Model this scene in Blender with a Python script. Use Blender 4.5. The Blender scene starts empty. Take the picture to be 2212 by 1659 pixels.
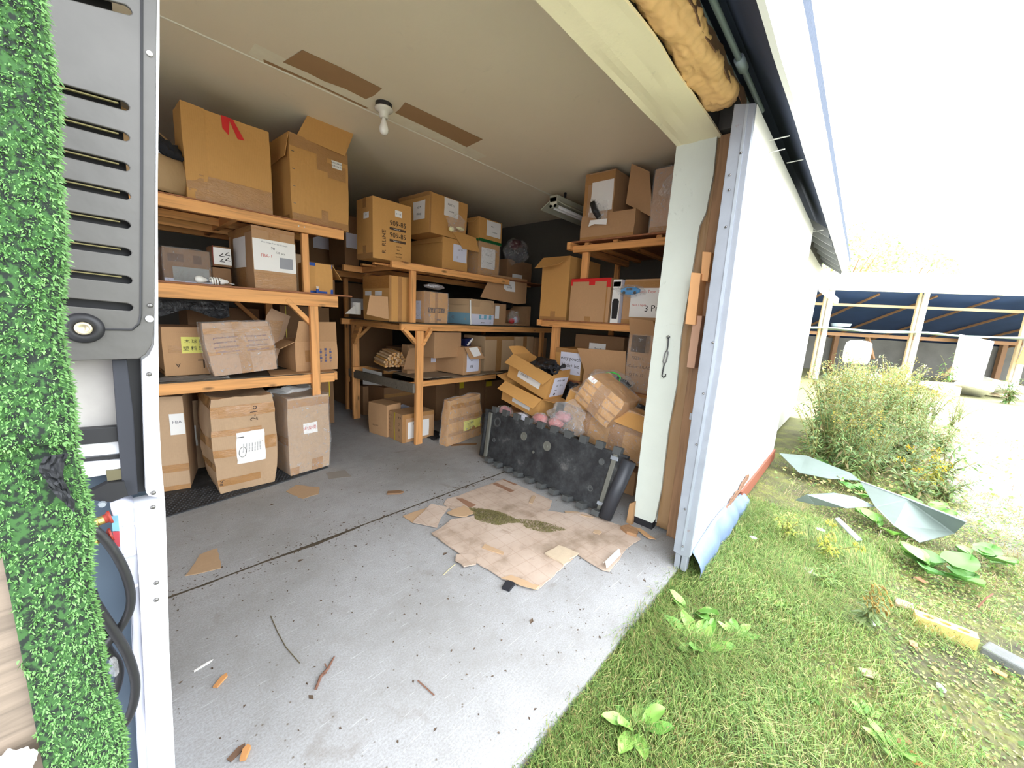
import bpy, bmesh, math, random
import numpy as np
from mathutils import Vector, Matrix, noise, Euler
random.seed(7)
sc = bpy.context.scene
COL = sc.collection
R = math.radians

# ---------------------------------------------------------------- camera
cam = bpy.data.objects.new('camera', bpy.data.cameras.new('camera'))
COL.objects.link(cam)
cam.data.sensor_fit = 'HORIZONTAL'
cam.data.sensor_width = 36.0
cam.data.lens = 815.776 / 2212 * 36.0
cam.data.clip_start = 0.02
cam.data.clip_end = 300
cx_, cu_, cf_ = (0.678, -0.733, 0.055), (0.09, 0.156, 0.984), (0.73, 0.662, -0.172)
cam.matrix_world = Matrix(((cx_[0], cu_[0], -cf_[0], 0), (cx_[1], cu_[1], -cf_[1], 0), (cx_[2], cu_[2], -cf_[2], 1.35), (0, 0, 0, 1)))
sc.camera = cam

# ---------------------------------------------------------------- light
SKY, SUN, EXPO = 1.0, 2.3, 2.88
world = bpy.data.worlds.new('world')
sc.world = world
world.use_nodes = True
wn = world.node_tree
wn.nodes['Background'].inputs[0].default_value = (0.90, 0.95, 1.0, 1)
wn.nodes['Background'].inputs[1].default_value = SKY
sl = bpy.data.lights.new('sun', 'SUN')
sl.energy = SUN
sl.angle = R(3)
sl.color = (1.0, 0.95, 0.86)
so = bpy.data.objects.new('sun', sl)
COL.objects.link(so)
so.rotation_euler = Vector((1.0, 1.35, 1.0)).to_track_quat('Z', 'Y').to_euler()
sc.view_settings.view_transform = 'Standard'
sc.view_settings.look = 'None'
sc.view_settings.gamma = 1
sc.view_settings.use_curve_mapping = False
sc.view_settings.exposure = EXPO

# ---------------------------------------------------------------- materials
def s2l(c):
    return tuple(((v / 255 + 0.055) / 1.055) ** 2.4 if v > 10 else v / 255 / 12.92 for v in c)

class N:
    def __init__(self, m):
        m.use_nodes = True
        self.t = m.node_tree
        self.b = self.t.nodes['Principled BSDF']
        self.tc = self.t.nodes.new('ShaderNodeTexCoord')
    def new(self, typ, **kw):
        n = self.t.nodes.new(typ)
        for k, v in kw.items():
            if k in n.inputs.keys():
                n.inputs[k].default_value = v
            else:
                setattr(n, k, v)
        return n
    def l(self, a, b):
        self.t.links.new(a, b)
    def coords(self, scale=(1, 1, 1), out='Object', rot=(0, 0, 0)):
        m = self.new('ShaderNodeMapping')
        m.inputs['Scale'].default_value = scale
        m.inputs['Rotation'].default_value = rot
        self.l(self.tc.outputs[out], m.inputs['Vector'])
        return m.outputs[0]
    def noise(self, scale, detail=4, co=None, rough=0.55, dist=0.0):
        n = self.new('ShaderNodeTexNoise')
        n.inputs['Scale'].default_value = scale
        n.inputs['Detail'].default_value = detail
        n.inputs['Roughness'].default_value = rough
        n.inputs['Distortion'].default_value = dist
        if co is not None: self.l(co, n.inputs['Vector'])
        return n.outputs[0]
    def ramp(self, fac, stops):
        n = self.new('ShaderNodeValToRGB')
        e = n.color_ramp.elements
        while len(e) < len(stops): e.new(0.5)
        for i, (p, c) in enumerate(stops):
            e[i].position = p
            e[i].color = (c[0], c[1], c[2], 1)
        self.l(fac, n.inputs[0])
        return n.outputs[0]
    def mix(self, f, a, b, mode='MIX'):
        n = self.new('ShaderNodeMixRGB')
        n.blend_type = mode
        for i, v in enumerate((f, a, b)):
            if hasattr(v, 'links'): self.l(v, n.inputs[i])
            elif isinstance(v, (int, float)): n.inputs[i].default_value = v
            else: n.inputs[i].default_value = (v[0], v[1], v[2], 1)
        return n.outputs[0]
    def bump(self, h, strength=0.3, dist=0.01):
        n = self.new('ShaderNodeBump')
        n.inputs['Strength'].default_value = strength
        n.inputs['Distance'].default_value = dist
        self.l(h, n.inputs['Height'])
        self.l(n.outputs[0], self.b.inputs['Normal'])
    def col(self, c):
        if hasattr(c, 'links'): self.l(c, self.b.inputs['Base Color'])
        else: self.b.inputs['Base Color'].default_value = (c[0], c[1], c[2], 1)
    def set(self, **k):
        for a, v in k.items():
            self.b.inputs[a.replace('_', ' ')].default_value = v

MC = {}
def mat(name, fn, *a, **k):
    if name not in MC:
        m = bpy.data.materials.new(name)
        n = N(m)
        n.set(Roughness=0.8)
        fn(n, *a, **k)
        MC[name] = m
    return MC[name]

def f_plain(n, c, rough=0.7, metal=0.0, var=0.15, scale=6, bump=0.0):
    k = n.noise(scale, 5, n.coords())
    c = s2l(c)
    n.col(n.mix(k, tuple(v * (1 - var) for v in c), tuple(min(1, v * (1 + var)) for v in c)))
    n.set(Roughness=rough, Metallic=metal)
    if bump: n.bump(n.noise(scale * 8, 4, n.coords()), bump, 0.005)
def plain(name, c, **k): return mat(name, f_plain, c, **k)

def f_card(n, c):
    co = n.coords()
    k = n.noise(5, 5, co)
    k2 = n.noise(60, 3, co)
    c = s2l(c)
    base = n.mix(k, tuple(v * 0.8 for v in c), tuple(min(1, v * 1.17) for v in c))
    base = n.mix(n.ramp(k2, [(0.35, (0, 0, 0)), (0.7, (1, 1, 1))]), base, tuple(v * 0.92 for v in c))
    oi = n.new('ShaderNodeObjectInfo')
    base = n.mix(0.35, base, n.mix(oi.outputs['Random'], tuple(v * 0.78 for v in c), tuple(min(1, v * 1.18) for v in c)))
    n.col(base)
    w = n.new('ShaderNodeTexWave')
    w.bands_direction = 'DIAGONAL'
    n.l(n.coords((60, 60, 0)), w.inputs['Vector'])
    w.inputs['Scale'].default_value = 1.0
    n.bump(n.mix(0.75, w.outputs[0], k), 0.25, 0.003)
    n.set(Roughness=0.75)
def card(i):
    pal = {'orange': (198, 148, 84), 'tan': (182, 142, 102), 'pink': (182, 148, 118), 'pale': (196, 164, 126), 'dark': (132, 98, 66), 'grey': (160, 142, 120), 'dirty_greylit': (180, 150, 118)}  # orange and greyer box tones imitate mixed light; floor scraps are soiled
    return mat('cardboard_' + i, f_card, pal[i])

def f_tape(n, c):
    co = n.coords()
    k = n.noise(14, 4, co, dist=1.5)
    c = s2l(c)
    n.col(n.mix(k, tuple(v * 0.85 for v in c), tuple(v * 1.1 for v in c)))
    n.set(Roughness=0.16)
    n.bump(n.noise(22, 5, n.coords((1, 1, 3)), dist=2), 0.6, 0.006)
TAPE = mat('packing_tape', f_tape, (172, 128, 82))
TAPEO = mat('packing_tape_orange', f_tape, (176, 122, 66))

def f_wrap(n):
    co = n.coords()
    n.col((0.95, 0.95, 0.95))
    n.set(Roughness=0.08, Alpha=0.17, IOR=1.45)
    k = n.noise(18, 6, co, dist=3)
    n.l(n.ramp(k, [(0.45, (0.1, 0.1, 0.1)), (0.62, (0.2, 0.2, 0.2)), (0.75, (0.55, 0.55, 0.55))]), n.b.inputs['Alpha'])
    n.bump(k, 1.0, 0.02)
WRAP = mat('clear_plastic', f_wrap)

def f_wood(n, c, ax=0, dark=0.55, scale=1.0):
    sc_ = [14, 14, 14]; sc_[ax] = 0.9
    co = n.coords(tuple(v * scale for v in sc_))
    k = n.noise(2.2, 6, co, dist=0.8)
    c = s2l(c)
    base = n.ramp(k, [(0.25, tuple(v * dark for v in c)), (0.5, c), (0.75, tuple(min(1, v * 1.15) for v in c))])
    vo = n.new('ShaderNodeTexVoronoi')
    sk = [9, 9, 9]; sk[ax] = 3.3
    n.l(n.coords(tuple(sk)), vo.inputs['Vector'])
    vo.inputs['Scale'].default_value = 1.0
    kn = n.ramp(vo.outputs['Distance'], [(0.06, (1, 1, 1)), (0.14, (0, 0, 0))])
    base = n.mix(kn, base, tuple(v * 0.3 for v in c))
    n.col(base)
    n.bump(k, 0.3, 0.003)
    n.set(Roughness=0.65)
WX = mat('lumber_x', f_wood, (222, 160, 96), 0)
WY = mat('lumber_y', f_wood, (214, 152, 90), 1)
WZ = mat('lumber_z', f_wood, (220, 158, 96), 2)
GREYWOOD = mat('grey_wood', f_wood, (112, 104, 92), 0, 0.7)
OLDWOOD = mat('jamb_wood', f_wood, (148, 112, 80), 2, 0.6)
PLYW = mat('plywood', f_wood, (150, 96, 62), 0, 0.6)
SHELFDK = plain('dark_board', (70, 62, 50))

def f_concrete(n):
    co = n.coords()
    a = n.noise(1.3, 8, co, 0.62)
    b = n.noise(9, 8, co, 0.7)
    c = n.noise(140, 4, co, 0.7)
    base = n.ramp(a, [(0.3, s2l((140, 139, 138))), (0.5, s2l((158, 158, 159))), (0.72, s2l((172, 173, 176)))])
    base = n.mix(n.ramp(b, [(0.5, (0, 0, 0)), (0.8, (0.4, 0.4, 0.4))]), base, s2l((118, 112, 104)))
    base = n.mix(n.ramp(c, [(0.35, (0.5, 0.5, 0.5)), (0.6, (0, 0, 0))]), base, s2l((120, 116, 110)))
    # fine pale scratches and fibres
    for i, (ang, thr) in enumerate(((0.4, 0.735), (1.9, 0.745), (2.7, 0.74))):
        s_ = n.noise(1.0, 3, n.coords((9, 190, 1), rot=(0, 0, ang)), 0.5, 0.5)
        base = n.mix(n.ramp(s_, [(thr - 0.07, (0, 0, 0)), (thr, (0.42, 0.42, 0.42))]), base, s2l((204, 205, 206)))
    # soiled stripe along the joint and dark spots
    sp = n.noise(3.1, 5, n.coords(), 0.6, 1.0)
    base = n.mix(n.ramp(sp, [(0.62, (0, 0, 0)), (0.74, (0.5, 0.5, 0.5))]), base, s2l((104, 92, 78)))
    v = n.new('ShaderNodeTexVoronoi'); v.inputs['Scale'].default_value = 22
    n.l(co, v.inputs['Vector'])
    base = n.mix(n.ramp(v.outputs['Distance'], [(0.05, (0.8, 0.8, 0.8)), (0.1, (0, 0, 0))]), base, s2l((96, 84, 70)))
    n.col(base)
    n.set(Roughness=0.8)
    n.bump(n.mix(0.5, b, c), 0.25, 0.006)
CONC = mat('concrete', f_concrete)

def f_plaster(n, c, dirt=0.3):
    co = n.coords()
    a = n.noise(1.1, 6, co, 0.6)
    c = s2l(c)
    base = n.mix(n.ramp(a, [(0.35, (0, 0, 0)), (0.75, (dirt, dirt, dirt))]), c, tuple(v * 0.72 for v in c))
    b = n.noise(7, 7, n.coords(), 0.7, 1.2)
    base = n.mix(n.ramp(b, [(0.62, (0, 0, 0)), (0.72, (dirt, dirt, dirt))]), base, tuple(v * 0.5 for v in c))
    n.col(base)
    n.bump(n.noise(30, 6, co, 0.6), 0.25, 0.004)
    n.set(Roughness=0.6)
CEIL = mat('ceiling_paint', f_plaster, (244, 232, 204), 0.15)
JAMB = mat('painted_board', f_plaster, (206, 212, 202), 0.6)
HEAD = mat('header_paint', f_plaster, (246, 238, 200), 0.3)
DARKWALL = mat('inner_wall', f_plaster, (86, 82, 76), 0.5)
WHITEMET = mat('white_sheet_metal', f_plaster, (240, 240, 238), 0.08)
def f_galv(n, c=(176, 184, 194), metal=0.6):
    co = n.coords()
    a = n.noise(5, 7, co, 0.6, 0.6)
    c = s2l(c)
    base = n.mix(a, tuple(v * 0.72 for v in c), tuple(min(1, v * 1.2) for v in c))
    b = n.noise(16, 6, co, 0.7)
    base = n.mix(n.ramp(b, [(0.66, (0, 0, 0)), (0.75, (0.8, 0.8, 0.8))]), base, s2l((126, 92, 66)))
    n.col(base)
    n.set(Roughness=0.45, Metallic=metal)
    n.bump(n.noise(9, 4, co), 0.25, 0.01)
GALV = mat('galvanised_metal', f_galv)
TRIMMET = mat('door_edge_metal', f_galv, (150, 155, 164), 0.3)
BLACKM = plain('black_metal', (34, 34, 38), rough=0.5)
def f_rub(n):
    co = n.coords()
    a = n.noise(7, 9, co, 0.72)
    base = n.ramp(a, [(0.4, s2l((30, 31, 34))), (0.58, s2l((56, 58, 60))), (0.74, s2l((112, 112, 110)))])
    n.col(base)
    n.set(Roughness=0.7)
    n.bump(n.noise(40, 6, co), 0.4, 0.005)
RUBBER = mat('dusty_black_plastic', f_rub)
PAPER = plain('white_paper', (232, 230, 226), var=0.05)
PAPERB = plain('bluish_paper', (214, 216, 232), var=0.05)
YELP = plain('yellow_paper', (232, 226, 120), var=0.05)
INK = plain('ink', (30, 28, 30), var=0)
REDINK = plain('red_ink', (196, 84, 76), var=0)
BROWNINK = plain('brown_print', (74, 54, 40), var=0)
GREYINK = plain('grey_print', (120, 120, 126), var=0)
REDT = plain('red_tape', (206, 40, 42), rough=0.4)
BLUET = plain('blue_tape', (30, 76, 160), rough=0.5)
GREENT = plain('green_tape', (20, 92, 44), rough=0.4)
YELT = plain('yellow_tape', (200, 176, 40), rough=0.4)

# ---------------------------------------------------------------- object helpers
def tag(o, label=None, cat=None, group=None, kind=None):
    if label: o['label'] = label
    if cat: o['category'] = cat
    if group: o['group'] = group
    if kind: o['kind'] = kind
    return o
def empty(name, loc=(0, 0, 0), rot=0, label=None, cat=None, group=None, kind=None, eul=None):
    o = bpy.data.objects.new(name, None)
    COL.objects.link(o)
    o.empty_display_size = 0.1
    o.location = loc
    o.rotation_euler = eul if eul else (0, 0, R(rot))
    return tag(o, label, cat, group, kind)

class MB:
    def __init__(self): self.v = []; self.f = []
    def add(self, v, f):
        k = len(self.v); self.v += [tuple(p) for p in v]; self.f += [tuple(k + i for i in q) for q in f]; return self
    def box(self, x0, y0, z0, x1, y1, z1):
        v = [(x, y, z) for z in (z0, z1) for y in (y0, y1) for x in (x0, x1)]
        return self.add(v, [(0, 2, 3, 1), (4, 5, 7, 6), (0, 1, 5, 4), (2, 6, 7, 3), (0, 4, 6, 2), (1, 3, 7, 5)])
    def prism(self, pts, off):
        """polygon extruded by the vector off"""
        n = len(pts); off = Vector(off)
        v = [Vector(p) for p in pts] + [Vector(p) + off for p in pts]
        f = [tuple(range(n - 1, -1, -1)), tuple(range(n, 2 * n))] + [(i, (i + 1) % n, n + (i + 1) % n, n + i) for i in range(n)]
        return self.add(v, f)
    def bar(self, a, b, w, t, up=(0, 0, 1)):
        a, b = Vector(a), Vector(b); d = (b - a).normalized()
        s = d.cross(Vector(up))
        if s.length < 1e-4: s = d.cross(Vector((0, 1, 0)))
        s.normalize(); u = s.cross(d)
        c = [s * (w / 2) * i + u * (t / 2) * j for i, j in ((-1, -1), (1, -1), (1, 1), (-1, 1))]
        return self.prism([a + q for q in c], b - a)
    def tube(self, pts, r, seg=12, cap=True):
        pts = [Vector(p) for p in pts]; n = len(pts); rs = r if isinstance(r, (list, tuple)) else [r] * n
        prev = None; rings = []
        for i, p in enumerate(pts):
            d = (pts[min(i + 1, n - 1)] - pts[max(i - 1, 0)]).normalized()
            if prev is None:
                s = d.cross(Vector((0, 0, 1)))
                if s.length < 1e-3: s = d.cross(Vector((1, 0, 0)))
            else: s = prev - d * prev.dot(d)
            s.normalize(); prev = s; t = d.cross(s)
            rings.append([p + (s * math.cos(a) + t * math.sin(a)) * rs[i] for a in [2 * math.pi * k / seg for k in range(seg)]])
        v = [q for g in rings for q in g]
        f = [(i * seg + k, i * seg + (k + 1) % seg, (i + 1) * seg + (k + 1) % seg, (i + 1) * seg + k) for i in range(n - 1) for k in range(seg)]
        if cap: f += [tuple(range(seg - 1, -1, -1)), tuple(range((n - 1) * seg, n * seg))]
        return self.add(v, f)
    def lathe(self, prof, seg=24, axis=((0, 0, 0), (0, 0, 1))):
        o, d = Vector(axis[0]), Vector(axis[1]).normalized()
        s = d.orthogonal().normalized(); t = d.cross(s); n = len(prof)
        v = [o + d * h + (s * math.cos(a) + t * math.sin(a)) * r for r, h in prof for a in [2 * math.pi * k / seg for k in range(seg)]]
        f = [(i * seg + k, i * seg + (k + 1) % seg, (i + 1) * seg + (k + 1) % seg, (i + 1) * seg + k) for i in range(n - 1) for k in range(seg)]
        f += [tuple(range(seg - 1, -1, -1)), tuple(range((n - 1) * seg, n * seg))]
        return self.add(v, f)
    def sheet(self, fn, nu, nv):
        v = [fn(i / nu, j / nv) for j in range(nv + 1) for i in range(nu + 1)]
        f = [(j * (nu + 1) + i, j * (nu + 1) + i + 1, (j + 1) * (nu + 1) + i + 1, (j + 1) * (nu + 1) + i) for j in range(nv) for i in range(nu)]
        return self.add(v, f)
    def mesh(self, name, m=None, smooth=False):
        me = bpy.data.meshes.new(name)
        me.from_pydata(self.v, [], self.f)
        bm = bmesh.new(); bm.from_mesh(me); bmesh.ops.recalc_face_normals(bm, faces=bm.faces); bm.to_mesh(me); bm.free()
        if m: me.materials.append(m)
        if smooth: me.polygons.foreach_set('use_smooth', [True] * len(me.polygons))
        return me
    def build(self, name, m, parent=None, smooth=False, bevel=0.0, solid=0.0, label=None, cat=None, group=None, kind=None, sub=0):
        o = bpy.data.objects.new(name, self.mesh(name, m, smooth))
        COL.objects.link(o); o.parent = parent
        if solid:
            s = o.modifiers.new('s', 'SOLIDIFY'); s.thickness = solid; s.offset = 0
        if bevel:
            b = o.modifiers.new('b', 'BEVEL'); b.width = bevel; b.segments = 2; b.limit_method = 'ANGLE'
        if sub:
            b = o.modifiers.new('u', 'SUBSURF'); b.levels = b.render_levels = sub
        return tag(o, label, cat, group, kind)

def text_mesh(body, size, m, name='lettering', extrude=0.0004):
    cu = bpy.data.curves.new(name, 'FONT')
    cu.body = body; cu.size = size; cu.extrude = extrude; cu.align_x = 'CENTER'; cu.align_y = 'CENTER'
    cu.resolution_u = 3
    o = bpy.data.objects.new(name, cu)
    COL.objects.link(o)
    dg = bpy.context.evaluated_depsgraph_get()
    me = bpy.data.meshes.new_from_object(o.evaluated_get(dg))
    bpy.data.objects.remove(o)
    bpy.data.curves.remove(cu)
    me.materials.clear(); me.materials.append(m)
    return me

# ---------------------------------------------------------------- cardboard boxes
def deformer(w, d, h, bulge=0.0, amp=0.0, seed=0, taper=0.0, lean=(0, 0), sag=0.0, shear=0.0):
    sv = Vector((seed * 3.1, seed * 1.7, seed * 5.3))
    def fn(p):
        x, y, z = p; u, v, t = x / w, y / d, z / h
        u = min(max(u, 0), 1); v = min(max(v, 0), 1); tt = min(max(t, 0), 1)
        b = bulge * math.sin(math.pi * tt)
        x += b * (2 * u - 1) * (0.5 + 0.5 * math.sin(math.pi * v)); y += b * (2 * v - 1) * (0.5 + 0.5 * math.sin(math.pi * u))
        k = taper * tt
        x = w / 2 + (x - w / 2) * (1 - k); y = d / 2 + (y - d / 2) * (1 - k)
        x += lean[0] * tt; y += lean[1] * tt
        z -= sag * math.sin(math.pi * u) * math.sin(math.pi * v) * tt
        if amp:
            q = Vector(p) * 7 + sv
            nv = noise.noise_vector(q) * amp + noise.noise_vector(q * 2.7) * amp * 0.4
            x += nv.x; y += nv.y; z += nv.z * tt
        return Vector((x, y, z))
    return fn

def grid_face(face, w, d, h, u0, v0, u1, v1, off, nu=6, nv=6):
    """local points on a box face; u runs to the viewer's right, v up"""
    def fn(a, b):
        u = u0 + (u1 - u0) * a; v = v0 + (v1 - v0) * b
        if face == 'F': return (u * w, -off, v * h)
        if face == 'S': return (-off, d - u * d, v * h)
        if face == 'T': return (u * w, v * d, h + off)
        if face == 'R': return (w + off, u * d, v * h)
    return fn

class Box: pass
def cbox(spec, label, c='tan', top=True, bulge=0.004, amp=0.002, seed=None, taper=0.0, lean=(0, 0), sag=0.0, tapes=(), labels=(), flaps=(), texts=(), wrap=0, group='cardboard boxes in the garage', eul=None, name='cardboard_box', cat='box', tapem=None, seg=9, cut=None, fill=None):
    x, y, z, w, d, h, rot = spec
    if seed is None: seed = random.random() * 50
    root = empty(name, (x, y, z), rot, label, cat, group)
    if eul: root.rotation_euler = (R(eul[0]), R(eul[1]), R(rot))
    D = deformer(w, d, h, bulge, amp, seed, taper, lean, sag)
    bm = bmesh.new()
    bmesh.ops.create_cube(bm, size=1)
    bmesh.ops.subdivide_edges(bm, edges=bm.edges, cuts=seg, use_grid_fill=True)
    for v in bm.verts: v.co = Vector(((v.co.x + .5) * w, (v.co.y + .5) * d, (v.co.z + .5) * h))
    if not top:
        kill = [f for f in bm.faces if f.normal.z > 0.9]
        bmesh.ops.delete(bm, geom=kill, context='FACES')
    if cut:
        fc, u0, v0, u1, v1 = cut
        kill = []
        for f in bm.faces:
            q = f.calc_center_median(); uu = q.x / w if fc == 'F' else 1 - q.y / d; vv = q.z / h
            on = (q.y < 1e-4) if fc == 'F' else (q.x < 1e-4)
            if on and u0 < uu < u1 and v0 < vv < v1: kill.append(f)
        bmesh.ops.delete(bm, geom=kill, context='FACES')
    for v in bm.verts: v.co = D(v.co)
    me = bpy.data.meshes.new('body'); bm.to_mesh(me); bm.free()
    me.materials.append(card(c))
    body = bpy.data.objects.new('carton', me); COL.objects.link(body); body.parent = root
    if not top or cut:
        s = body.modifiers.new('s', 'SOLIDIFY'); s.thickness = 0.005; s.offset = -1
    else:
        b = body.modifiers.new('b', 'BEVEL'); b.width = 0.003; b.segments = 2; b.limit_method = 'ANGLE'; b.angle_limit = R(50)
    B = Box(); B.root = root; B.D = D; B.s = (w, d, h)
    def decal(face, u0, v0, u1, v1, off, m, nm, par=root, thick=0.0006, n=7, lab=None):
        g = grid_face(face, w, d, h, u0, v0, u1, v1, off)
        mb = MB().sheet(lambda a, b: D(g(a, b)), n, n)
        return mb.build(nm, m, par, solid=thick, label=lab)
    B.decal = decal
    for t in tapes:
        face, u0, v0, u1, v1 = t[:5]
        tm = t[5] if len(t) > 5 else (tapem or TAPE)
        decal(face, u0, v0, u1, v1, 0.0028, tm, 'tape', thick=0.0008, n=9, lab=(t[6] if len(t) > 6 else None))
    def put_text(face, uc, vc, body_, size, m, par, ang=0, off=0.0055):
        me_ = text_mesh(body_, size, m)
        o = bpy.data.objects.new('lettering', me_); COL.objects.link(o); o.parent = par
        ca, sa = math.cos(R(ang)), math.sin(R(ang))
        g = grid_face(face, w, d, h, 0, 0, 1, 1, off)
        for v in me_.vertices:
            px, py = v.co.x * ca - v.co.y * sa, v.co.x * sa + v.co.y * ca
            L_ = w if face in 'FT' else d
            p = g(uc + px / L_, vc + py / (d if face == 'T' else h))
            q = D(p)
            if face == 'F': q.y -= v.co.z * 0.5
            elif face == 'S': q.x -= v.co.z * 0.5
            v.co = q
    for lb in labels:
        face, u0, v0, u1, v1, m = lb[:6]
        lo = decal(face, u0, v0, u1, v1, 0.0042, m, 'paper_label')
        for tx in (lb[6] if len(lb) > 6 else ()):
            body_, size, a, b, ang = tx[:5]; ink = tx[5] if len(tx) > 5 else INK
            put_text(face, u0 + (u1 - u0) * a, v0 + (v1 - v0) * b, body_, size, ink, lo, ang)
    for tx in texts:
        face, uc, vc, body_, size, ang = tx[:6]; ink = tx[6] if len(tx) > 6 else BROWNINK
        put_text(face, uc, vc, body_, size, ink, root, ang, 0.0035)
    # flaps: (edge, length, angle) angle 0 = flat outward, 90 = up, -90 = hanging, 180 = folded in
    for fl in flaps:
        e, ln, an = fl[:3]; tp = fl[3] if len(fl) > 3 else 0.03
        zb = fl[4] * h if len(fl) > 4 else h
        ends = {'F': ((0, 0), (w, 0), (0, -1)), 'B': ((0, d), (w, d), (0, 1)), 'L': ((0, 0), (0, d), (-1, 0)), 'R': ((w, 0), (w, d), (1, 0))}[e]
        a, b, o_ = ends
        ov = Vector((o_[0] * math.cos(R(an)), o_[1] * math.cos(R(an)), math.sin(R(an))))
        A, Bv = D((a[0], a[1], zb)), D((b[0], b[1], zb)); e_ = (Bv - A).normalized()
        def ff(s_, t_, A=A, Bv=Bv, e_=e_, ov=ov, ln=ln, tp=tp):
            p = A.lerp(Bv, s_) + ov * ln * t_ + e_ * (tp * t_ * (1 - 2 * s_))
            return p + ov.cross(e_) * (0.012 * math.sin(s_ * 3.0 + seed) * t_)
        MB().sheet(ff, 6, 5).build('flap', card(c), root, solid=0.004)
    if wrap:
        g = MB()
        bmw = bmesh.new(); bmesh.ops.create_cube(bmw, size=1); bmesh.ops.subdivide_edges(bmw, edges=bmw.edges, cuts=14, use_grid_fill=True)
        for v in bmw.verts:
            p = Vector(((v.co.x + .5) * w, (v.co.y + .5) * d, (v.co.z + .5) * h)); q = D(p); c0 = D((w / 2, d / 2, h / 2))
            n_ = noise.noise(p * 14 + Vector((seed, 0, 0)))
            v.co = q + (q - c0).normalized() * (0.009 + wrap * max(0, n_))
            v.co.z = max(v.co.z, 0.001)
        mw = bpy.data.meshes.new('wrap'); bmw.to_mesh(mw); bmw.free(); mw.materials.append(WRAP)
        for p in mw.polygons: p.use_smooth = False
        ow = bpy.data.objects.new('plastic_wrap', mw); COL.objects.link(ow); ow.parent = root
    return B

STDT = (('F', .42, .0, .58, .16), ('F', .42, .84, .58, 1.0), ('T', .42, 0, .58, 1))
def seamtape(v=0.06): return (('F', 0, 0, 1, v), ('S', 0, 0, 1, v))

# ================================================================ SETTING
# concrete slab with a joint
mb = MB()
mb.box(-2.0, 0.57, -0.16, 4.6, 2.145, 0.0)
mb.box(-2.0, 2.157, -0.16, 4.6, 6.4, 0.0)
mb.box(-2.0, 2.14, -0.16, 4.6, 2.16, -0.008)
# ragged front edge
floor = mb.build('floor', CONC, kind='structure')
# ceiling with plaster seams and bare patches
mb = MB(); mb.box(-2.0, 0.6, 2.75, 4.6, 6.4, 2.80)
ceiling = mb.build('ceiling', CEIL, kind='structure')
SEAM = plain('seam_plaster', (252, 246, 226), var=0.06)
mb = MB()
mb.sheet(lambda a, b: (-1.5 + 5.9 * a, 2.845 + (b - .5) * 0.022 + 0.006 * math.sin(a * 9), 2.7485 - 0.003 * math.sin(b * math.pi)), 40, 3)
mb.build('seam', SEAM, ceiling, label='pale plaster seam')
SEAM2 = plain('seam_smear', (250, 240, 214), var=0.12, scale=14)
def smear(a, b):
    y0 = 2.75 + (b - .5) * (0.13 + 0.02 * noise.noise(Vector((a * 9, 0, 0))))
    return (0.72 + 1.75 * a, y0 + 0.01 * math.sin(a * 14), 2.7487)
MB().sheet(smear, 40, 4).build('plaster_smear', SEAM2, ceiling)
BARE = plain('bare_brown_paper', (172, 138, 100), var=0.08)
def patch(pts, z=2.7478):
    MB().prism([(p[0], p[1], z) for p in pts], (0, 0, -0.001)).build('bare_patch', BARE, ceiling, label='bare brown patch')
patch([(.906, 2.526), (.872, 2.735), (1.0, 2.722), (1.1, 2.728), (1.22, 2.70), (1.361, 2.706), (1.375, 2.62), (1.367, 2.501), (1.1, 2.506)])
patch([(1.547, 2.521), (1.57, 2.63), (1.578, 2.700), (1.9, 2.695), (2.245, 2.70), (2.227, 2.482), (1.9, 2.50)])
patch([(.79, 2.80), (.80, 2.83), (1.1, 2.812), (1.42, 2.822), (1.43, 2.80), (1.1, 2.795)])
# walls
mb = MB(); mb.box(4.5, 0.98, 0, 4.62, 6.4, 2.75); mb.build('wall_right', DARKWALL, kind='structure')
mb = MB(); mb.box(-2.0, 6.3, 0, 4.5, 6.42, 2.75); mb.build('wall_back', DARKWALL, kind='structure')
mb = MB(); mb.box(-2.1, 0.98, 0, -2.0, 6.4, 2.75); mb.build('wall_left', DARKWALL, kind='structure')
# front wall beside the opening, and beyond
WHW = mat('white_wall', f_plaster, (238, 236, 228), 0.1)
mb = MB(); mb.box(2.47, 0.66, 0.03, 8.0, 0.97, 2.42)
mb.box(4.62, 0.97, 0.03, 8.0, 1.1, 2.42)
mb.build('wall_front', WHW, kind='structure')
mb = MB(); mb.box(7.88, 1.1, 0.03, 8.0, 6.4, 2.6); mb.build('wall_side', WHW, kind='structure')
# header: painted underside
mb = MB()
def hd(a, b):
    x = -2.0 + 4.55 * a
    return (x, 0.74 + 0.235 * b + (0.018 * noise.noise(Vector((x * 3, 0, 0))) if b < .3 else 0), 2.40 + 0.006 * noise.noise(Vector((x * 3, b * 4, 1))))
mb.sheet(hd, 60, 8)
mb.build('trim_1', HEAD, kind='structure', solid=0.012)
mb = MB(); mb.box(-2.0, 0.76, 2.415, 4.6, 0.97, 2.75); mb.box(2.4, 0.66, 2.42, 8.0, 0.76, 2.6); mb.build('trim_2', DARKWALL, kind='structure')
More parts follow.
